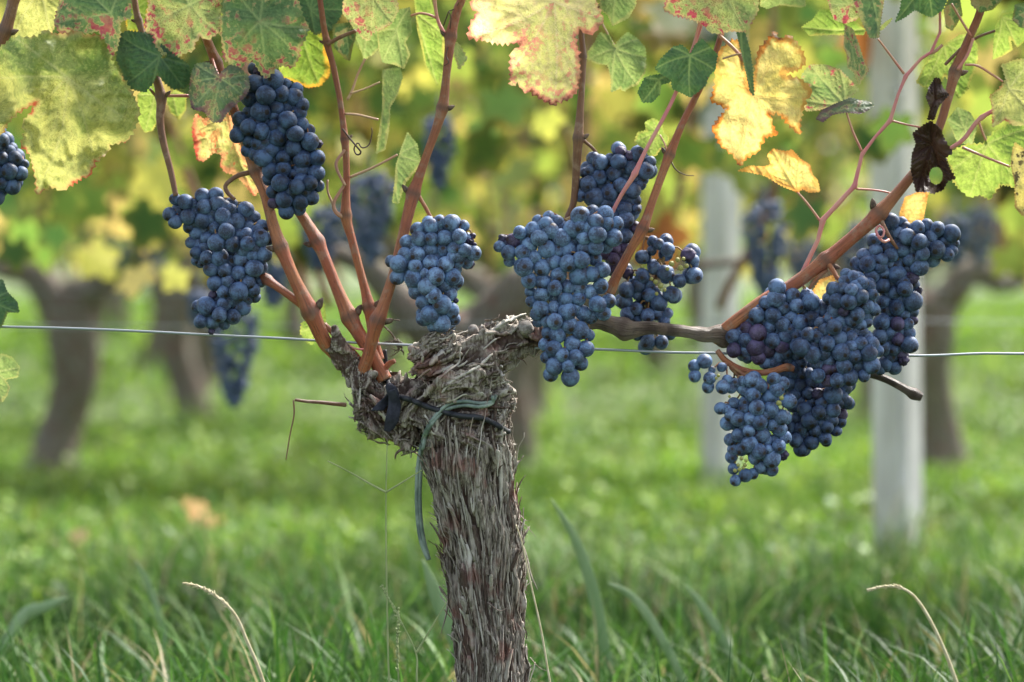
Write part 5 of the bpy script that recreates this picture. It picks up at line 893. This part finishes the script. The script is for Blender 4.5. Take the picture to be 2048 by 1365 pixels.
# ---------------------------------------------------------------- vines behind
M_bgbark = bark_mat('distant_bark', 0.8); M_bgcane = cane_mat('distant_cane', (0.30, 0.12, 0.06), (0.34, 0.17, 0.08), (0.16, 0.06, 0.04))
def bg_vine(seed, leaves, dens_z=(0.46, 1.45)):
    g = np.random.default_rng(seed); root = empty('grapevine')
    mb = MB(); lean = g.normal(0, 0.06)
    c = crom([(0, 0, 0, 0.05), (lean * 0.4, 0.01, 0.1, 0.042), (lean, 0, 0.22, 0.04), (lean * 0.8, 0, 0.32, 0.046), (lean * 0.6, 0, 0.38, 0.040)], 8); mb.add(*tube(c[:, :3], c[:, 3] * 1.25, 24, 1, 0.75, seed), [0.5])
    for s in (-1, 1):
        c = crom([(lean * 0.6, 0, 0.35, 0.038), (lean + s * 0.08, 0, 0.40 + g.uniform(-.02, .06), 0.026), (lean + s * 0.17, 0.02, 0.44 + g.uniform(-.03, .06), 0.015), (lean + s * 0.30, 0, 0.50 + g.uniform(-.05, .05), 0.006), (lean + s * 0.42, 0.02, 0.47, 0.004)], 8); mb.add(*tube(c[:, :3], c[:, 3] * 1.25, 14, 1, 0.7, seed + s), [0.5])
    mb.build('trunk', M_bgbark, root)
    for k in range(7):
        x = lean + g.uniform(-0.45, 0.45); c = crom([(x * 0.8, 0, 0.40, 0.007), (x, g.normal(0, 0.03), 0.6, 0.006), (x * 1.05 + g.normal(0, .05), g.normal(0, 0.06), 0.9, 0.005), (x * 1.1 + g.normal(0, .08), g.normal(0, 0.08), 1.3, 0.004)], 8)
        V, F = tube(c[:, :3], c[:, 3], 7, 1, 0.1, k); ob = mesh_obj('cane', V, [tuple(dict.fromkeys(map(int, f))) for f in F], M_bgcane, root, True, {'along': ('FLOAT', V[:, 2]), 'around': ('FLOAT', V[:, 0] * 300)})
    n = leaves; z = dens_z[0] + (dens_z[1] - dens_z[0]) * g.random(n) ** 0.75
    pos = np.c_[g.uniform(-0.58, 0.58, n), g.normal(0, 0.11, n), z]
    foliage('crown', pos, g.uniform(0.028, 0.062, n), pal(g, n, LC, [5.0, 4.2, 3.4, 2.4, 1.3, 0.12], 0.34), g, root); return root
def copy_tree(o):
    c = o.copy(); COL.objects.link(c)
    for ch in o.children: d = ch.copy(); COL.objects.link(d); d.parent = c
    return c
protos = [bg_vine(31, 330, (0.50, 1.45)), bg_vine(32, 520, (0.42, 1.45)), bg_vine(33, 560, (0.42, 1.45))]
used = [False] * 3
def place(px, Y, pi, label, rz=0.0):
    o = protos[pi] if not used[pi] else copy_tree(protos[pi]); used[pi] = True
    o.location = ((px - 1024) * K * Y, Y, 0); o.rotation_euler = (0, 0, rz); return tag(o, label, 'grapevine', 'grapevines of the rows behind')
PI = math.pi
place(972, 3.5, 0, 'blurred vine of the second row standing straight behind the front trunk')
place(-620, 3.5, 1, 'second row vine beyond the left edge whose leaves reach the top left', PI)
place(2760, 3.5, 2, 'second row vine beyond the right edge whose leaves reach the top right')
FAR = [(95, 5.1, 1, 'blurred grey vine trunk at far left below the wire'), (1030, 5.1, 2, 'blurred dark vine trunk between the small round bunch and the large middle bunch'), (1885, 5.1, 0, 'blurred vine with arching arm right of the wide pale post')]
for i, (px, Y, p, lb) in enumerate(FAR): place(px, Y, p, lb, PI * (i % 2))
cnt = 0
SIDE = ['far left', 'left of centre', 'centre', 'right of centre', 'far right']
for r_, Y in enumerate((6.7, 8.3, 9.9, 11.6, 13.5)):
    half = 0.21 * Y + 1.0; m = int(half * 2 / 1.1) + 1
    for k in range(m):
        x = -half + (k + 0.5) * 2 * half / m + R.uniform(-0.1, 0.1); px = x / (K * Y) + 1024
        s_ = SIDE[min(4, int(k / m * 5))]
        place(px, Y, (k + r_) % 3, f'soft blurred vine of the {["fourth", "fifth", "sixth", "seventh", "last"][r_]} row, {s_} of that row', PI * ((k + r_) % 2) + R.uniform(-.1, .1)); cnt += 1

def bg_bunch(px, py, Y, wpx, hpx, label, seed, tint=M_grape_bg):
    g = np.random.default_rng(seed); W = wpx * K * Y / 2; Hh = hpx * K * Y; r = 0.0072; c0 = P(px, py, Y); mb = []
    n = int(60 * (wpx * hpx) / (110 * 160) * (Y / 3.5) ** 2); n = max(24, min(90, n)); t = (np.arange(n) + 0.5) / n
    ang = np.arange(n) * 2.399; zz = -t * Hh; rr = (W - r) * (1 - t) ** 0.6 * np.clip(t * 8, 0.45, 1); C = np.c_[rr * np.cos(ang), rr * np.sin(ang), zz] + g.normal(0, 0.002, (n, 3))
    root = MB(); sV = np.array([v.co[:] for v in SPH.vertices]); sF = [tuple(p.vertices) for p in SPH.polygons]
    for c in C: root.add(sV * r * g.uniform(0.9, 1.12) + c, sF)
    root.add(*tube([(0, 0, 0.03), (0.002, 0, 0), (0, 0, -Hh * 0.8)], 0.0015, 6))
    o = root.build('grape_bunch', tint); o.location = c0; return tag(o, label, 'grape bunch', 'blurred grape bunches behind')
import bmesh
bm = bmesh.new(); bmesh.ops.create_icosphere(bm, subdivisions=2, radius=1); SPH = bpy.data.meshes.new('s'); bm.to_mesh(SPH); bm.free()
for i, (px, py, Y, w_, h_, lb) in enumerate((
    (468, 610, 3.3, 120, 200, 'blurred bunch tapering below the wire under the lower left bunch'), (742, 350, 3.3, 120, 170, 'dark blurred bunch right of the slender brown cane'),
    (878, 235, 3.3, 80, 140, 'dark blurred bunch beside the upper part of the tall middle cane'), (545, 490, 3.3, 90, 120, 'blurred bunch glimpsed behind the left cane fork'),
    (640, 425, 3.3, 110, 110, 'hazy blue bunch between the two left canes'), (1530, 410, 3.3, 110, 175, 'blurred blue bunch between the two pale posts'), (1600, 470, 4.4, 80, 90, 'small blurred bunch left of the pink zigzag shoot'),
    (1712, 455, 3.35, 80, 100, 'dark blurred bunch behind the right cane just left of the wide post'), (1912, 435, 3.3, 70, 90, 'blurred bunch peeping out right of the far right bunch'), (225, 490, 4.8, 90, 50, 'hazy bunch left of the lower left bunch'),
    (398, 590, 3.35, 60, 60, 'hazy bluish bunch at the lower left bunch tip'), (690, 420, 4.2, 110, 100, 'hazy bunch behind the slender cane'), (300, 440, 4.7, 90, 90, 'dim hazy bunch between the left edge vine and the lower left bunch'), (1245, 440, 4.7, 70, 110, 'dim hazy bunch behind the loose bunch'), (1960, 420, 4.7, 80, 110, 'dim hazy bunch near the right edge'))):
    bg_bunch(px, py, Y, w_, h_, lb, 50 + i)

# single far leaves that stand out in the photo
for px, py, Y, s_, c_, lb in ((272, 582, 3.3, 0.042, (0.78, 0.62, 0.24), 'blurred cream yellow leaf low at left'), (352, 580, 3.35, 0.030, (0.55, 0.55, 0.16), 'smaller blurred yellow green leaf beside the cream one')):
    g = np.random.default_rng(int(px)); f = foliage('leaf', np.array([[0, 0, 0.0]]), np.array([s_]), np.array([c_]), g, None, face=1.0); f.location = P(px, py - 30, Y); tag(f, lb, 'leaf', 'single blurred leaves')

# ---------------------------------------------------------------- single grass stalks and broad blades
M_straw = simple('dry_straw', (0.50, 0.42, 0.24), (0.62, 0.55, 0.36), 200, 0.7); M_stalk = simple('green_straw', (0.24, 0.30, 0.12), (0.34, 0.38, 0.18), 60, 0.7); M_blade = simple('pale_broad_blade', (0.20, 0.32, 0.14), (0.30, 0.42, 0.22), 40, 0.5, (1, 1, 0.1))
def stalk(pts, r, head, label, mat=None, Y=D0):
    c = crom([(*P(x, y, Y + yy / 1000), rr) for (x, y, yy), rr in zip(pts, np.linspace(r, r * 0.5, len(pts)) * K * Y)], 10)
    t = empty('grass_stalk', (c[0, 0], c[0, 1], c[0, 2]), label, 'grass stalk', 'single grass stalks'); mb = MB(); mb.add(*tube(c[:, :3], c[:, 3], 6)); o = mb.build('stem', mat or M_straw, t); o.location = -t.location
    if head:
        mb = MB(); n = len(c); k0 = int(n * (1 - head)); g = np.random.default_rng(2)
        for k in range(k0, n):
            for _ in range(3):
                p = c[k, :3]; T_ = c[min(k + 1, n - 1), :3] - c[k - 1, :3]; T_ /= np.linalg.norm(T_); d = T_ + g.normal(0, 0.35, 3); d /= np.linalg.norm(d); L = 0.0042 * (1.1 - 0.6 * (k - k0) / (n - k0))
                mb.add(*tube([p, p + d * L * 0.5, p + d * L], [0.0003, 0.0009, 0.0002], 5))
        o = mb.build('seed_head', mat or M_straw, t); o.location = -t.location
stalk([(560, 1480, 0), (540, 1410, 0), (520, 1345, 0), (495, 1285, 0), (470, 1230, 0), (435, 1195, -2), (400, 1175, -4), (370, 1167, -6)], 5, 0.42, 'dry straw grass stalk with seed head bending left, lower left', Y=1.98)
stalk([(1935, 1500, 0), (1922, 1400, 0), (1900, 1330, 0), (1870, 1260, 0), (1838, 1205, 0), (1810, 1180, -2), (1775, 1173, -4), (1738, 1180, -6)], 4.5, 0.30, 'dry straw grass stalk with seed head bending left, lower right', Y=2.02)
stalk([(785, 1520, 0), (778, 1365, 0), (774, 1200, 0), (772, 1080, 0), (772, 985, 0), (773, 940, 0), (774, 890, 0)], 2.2, 0, 'tall hair thin grass stalk forking left of the trunk', M_stalk, 1.90)
stalk([(772, 985, 0), (740, 968, 0), (700, 945, 0), (655, 922, 0)], 2.6, 0, 'thin seed spike of the forked stalk reaching left', M_stalk, 1.90); stalk([(772, 985, 0), (800, 968, 0), (845, 940, 2)], 2.2, 0, 'thin seed spike of the forked stalk reaching right', M_stalk, 1.90)
stalk([(845, 1480, 0), (834, 1365, 0), (832, 1307, 0), (800, 1240, 0), (765, 1175, 0)], 2.4, 0.3, 'thin forked green grass stalk low beside the trunk, leaning left', M_stalk, 1.88); stalk([(832, 1307, 0), (860, 1260, 0), (893, 1205, 0)], 2.2, 0, 'short spike of the low forked stalk touching the trunk', M_stalk, 1.88)
stalk([(1125, 1500, 0), (1100, 1365, 0), (1082, 1260, 0), (1062, 1170, 0), (1045, 1090, 0), (1032, 1050, 0)], 2.6, 0, 'thin tan stalk leaning on the right side of the trunk', M_straw, 1.90)
stalk([(800, 1520, 0), (797, 1365, 0), (795, 1290, 0), (797, 1220, 0)], 2.0, 0.6, 'short upright green seed spike left of the trunk base', M_stalk, 1.92)
def blade(pts, w_, Y, label):
    c = crom([(*P(x, y, Y), 1) for x, y in pts], 8)[:, :3]; n = len(c); t = np.linspace(0, 1, n); ww = w_ * K * Y / 2 * np.sin(np.clip(0.15 + 0.85 * t, 0, 1) * math.pi) ** 0.7 + 1e-4
    T_ = np.gradient(c, axis=0); T_ /= np.linalg.norm(T_, axis=1)[:, None]; sd_ = np.cross(T_, [0, 1, 0]); V = np.concatenate([c - sd_ * ww[:, None], c + np.array([0, 0.25, 0]) * ww[:, None], c + sd_ * ww[:, None]])
    F = [(i, i + 1, n + i + 1, n + i) for i in range(n - 1)] + [(n + i, n + i + 1, 2 * n + i + 1, 2 * n + i) for i in range(n - 1)]
    o = mesh_obj('broad_grass', V, F, M_blade); put(o, c[0]); sm = o.modifiers.new('thick', 'SOLIDIFY'); sm.thickness = 0.0006; tag(o, label, 'grass', 'broad blurred grasses')
blade([(1245, 1520), (1215, 1330), (1185, 1180), (1150, 1080), (1103, 998)], 24, 2.35, 'pale broad grass blade rising right of the trunk'); blade([(960, 1450), (920, 1300), (880, 1210), (845, 1120)], 34, 2.25, 'pale broad blade emerging left behind the trunk')
blade([(1420, 1480), (1330, 1290), (1270, 1200), (1215, 1165)], 17, 2.3, 'green blade arching left, low right of the trunk'); blade([(-40, 1380), (40, 1240), (90, 1215), (135, 1195)], 24, 2.4, 'bluish green blade at the lower left edge')
blade([(1530, 1500), (1470, 1330), (1410, 1220), (1370, 1170)], 18, 2.4, 'green blade leaning left below the lowest bunch'); blade([(300, 1480), (330, 1300), (300, 1180), (270, 1120)], 14, 2.5, 'dark green blade lower left')

# fallen leaves lying in the alley
for i, (px, py, c_, sz, lb) in enumerate(((408, 1120, (0.42, 0.27, 0.17), 0.045, 'fallen tan leaf with a reddish end lying in the grass, lower left'), (160, 1165, (0.36, 0.28, 0.20), 0.018, 'small fallen pinkish leaf near the lower left edge'))):
    Y = H / (K * (py + 25 - HOR)); g = np.random.default_rng(60 + i); f = foliage('fallen_leaf', np.array([[0, 0, 0.0]]), np.array([sz]), np.array([c_]), g, None); f.rotation_euler = (0.9, 0.2, i)
    f.location = ((px - 1024) * K * Y, Y, 0.085); tag(f, lb, 'leaf', 'fallen leaves')
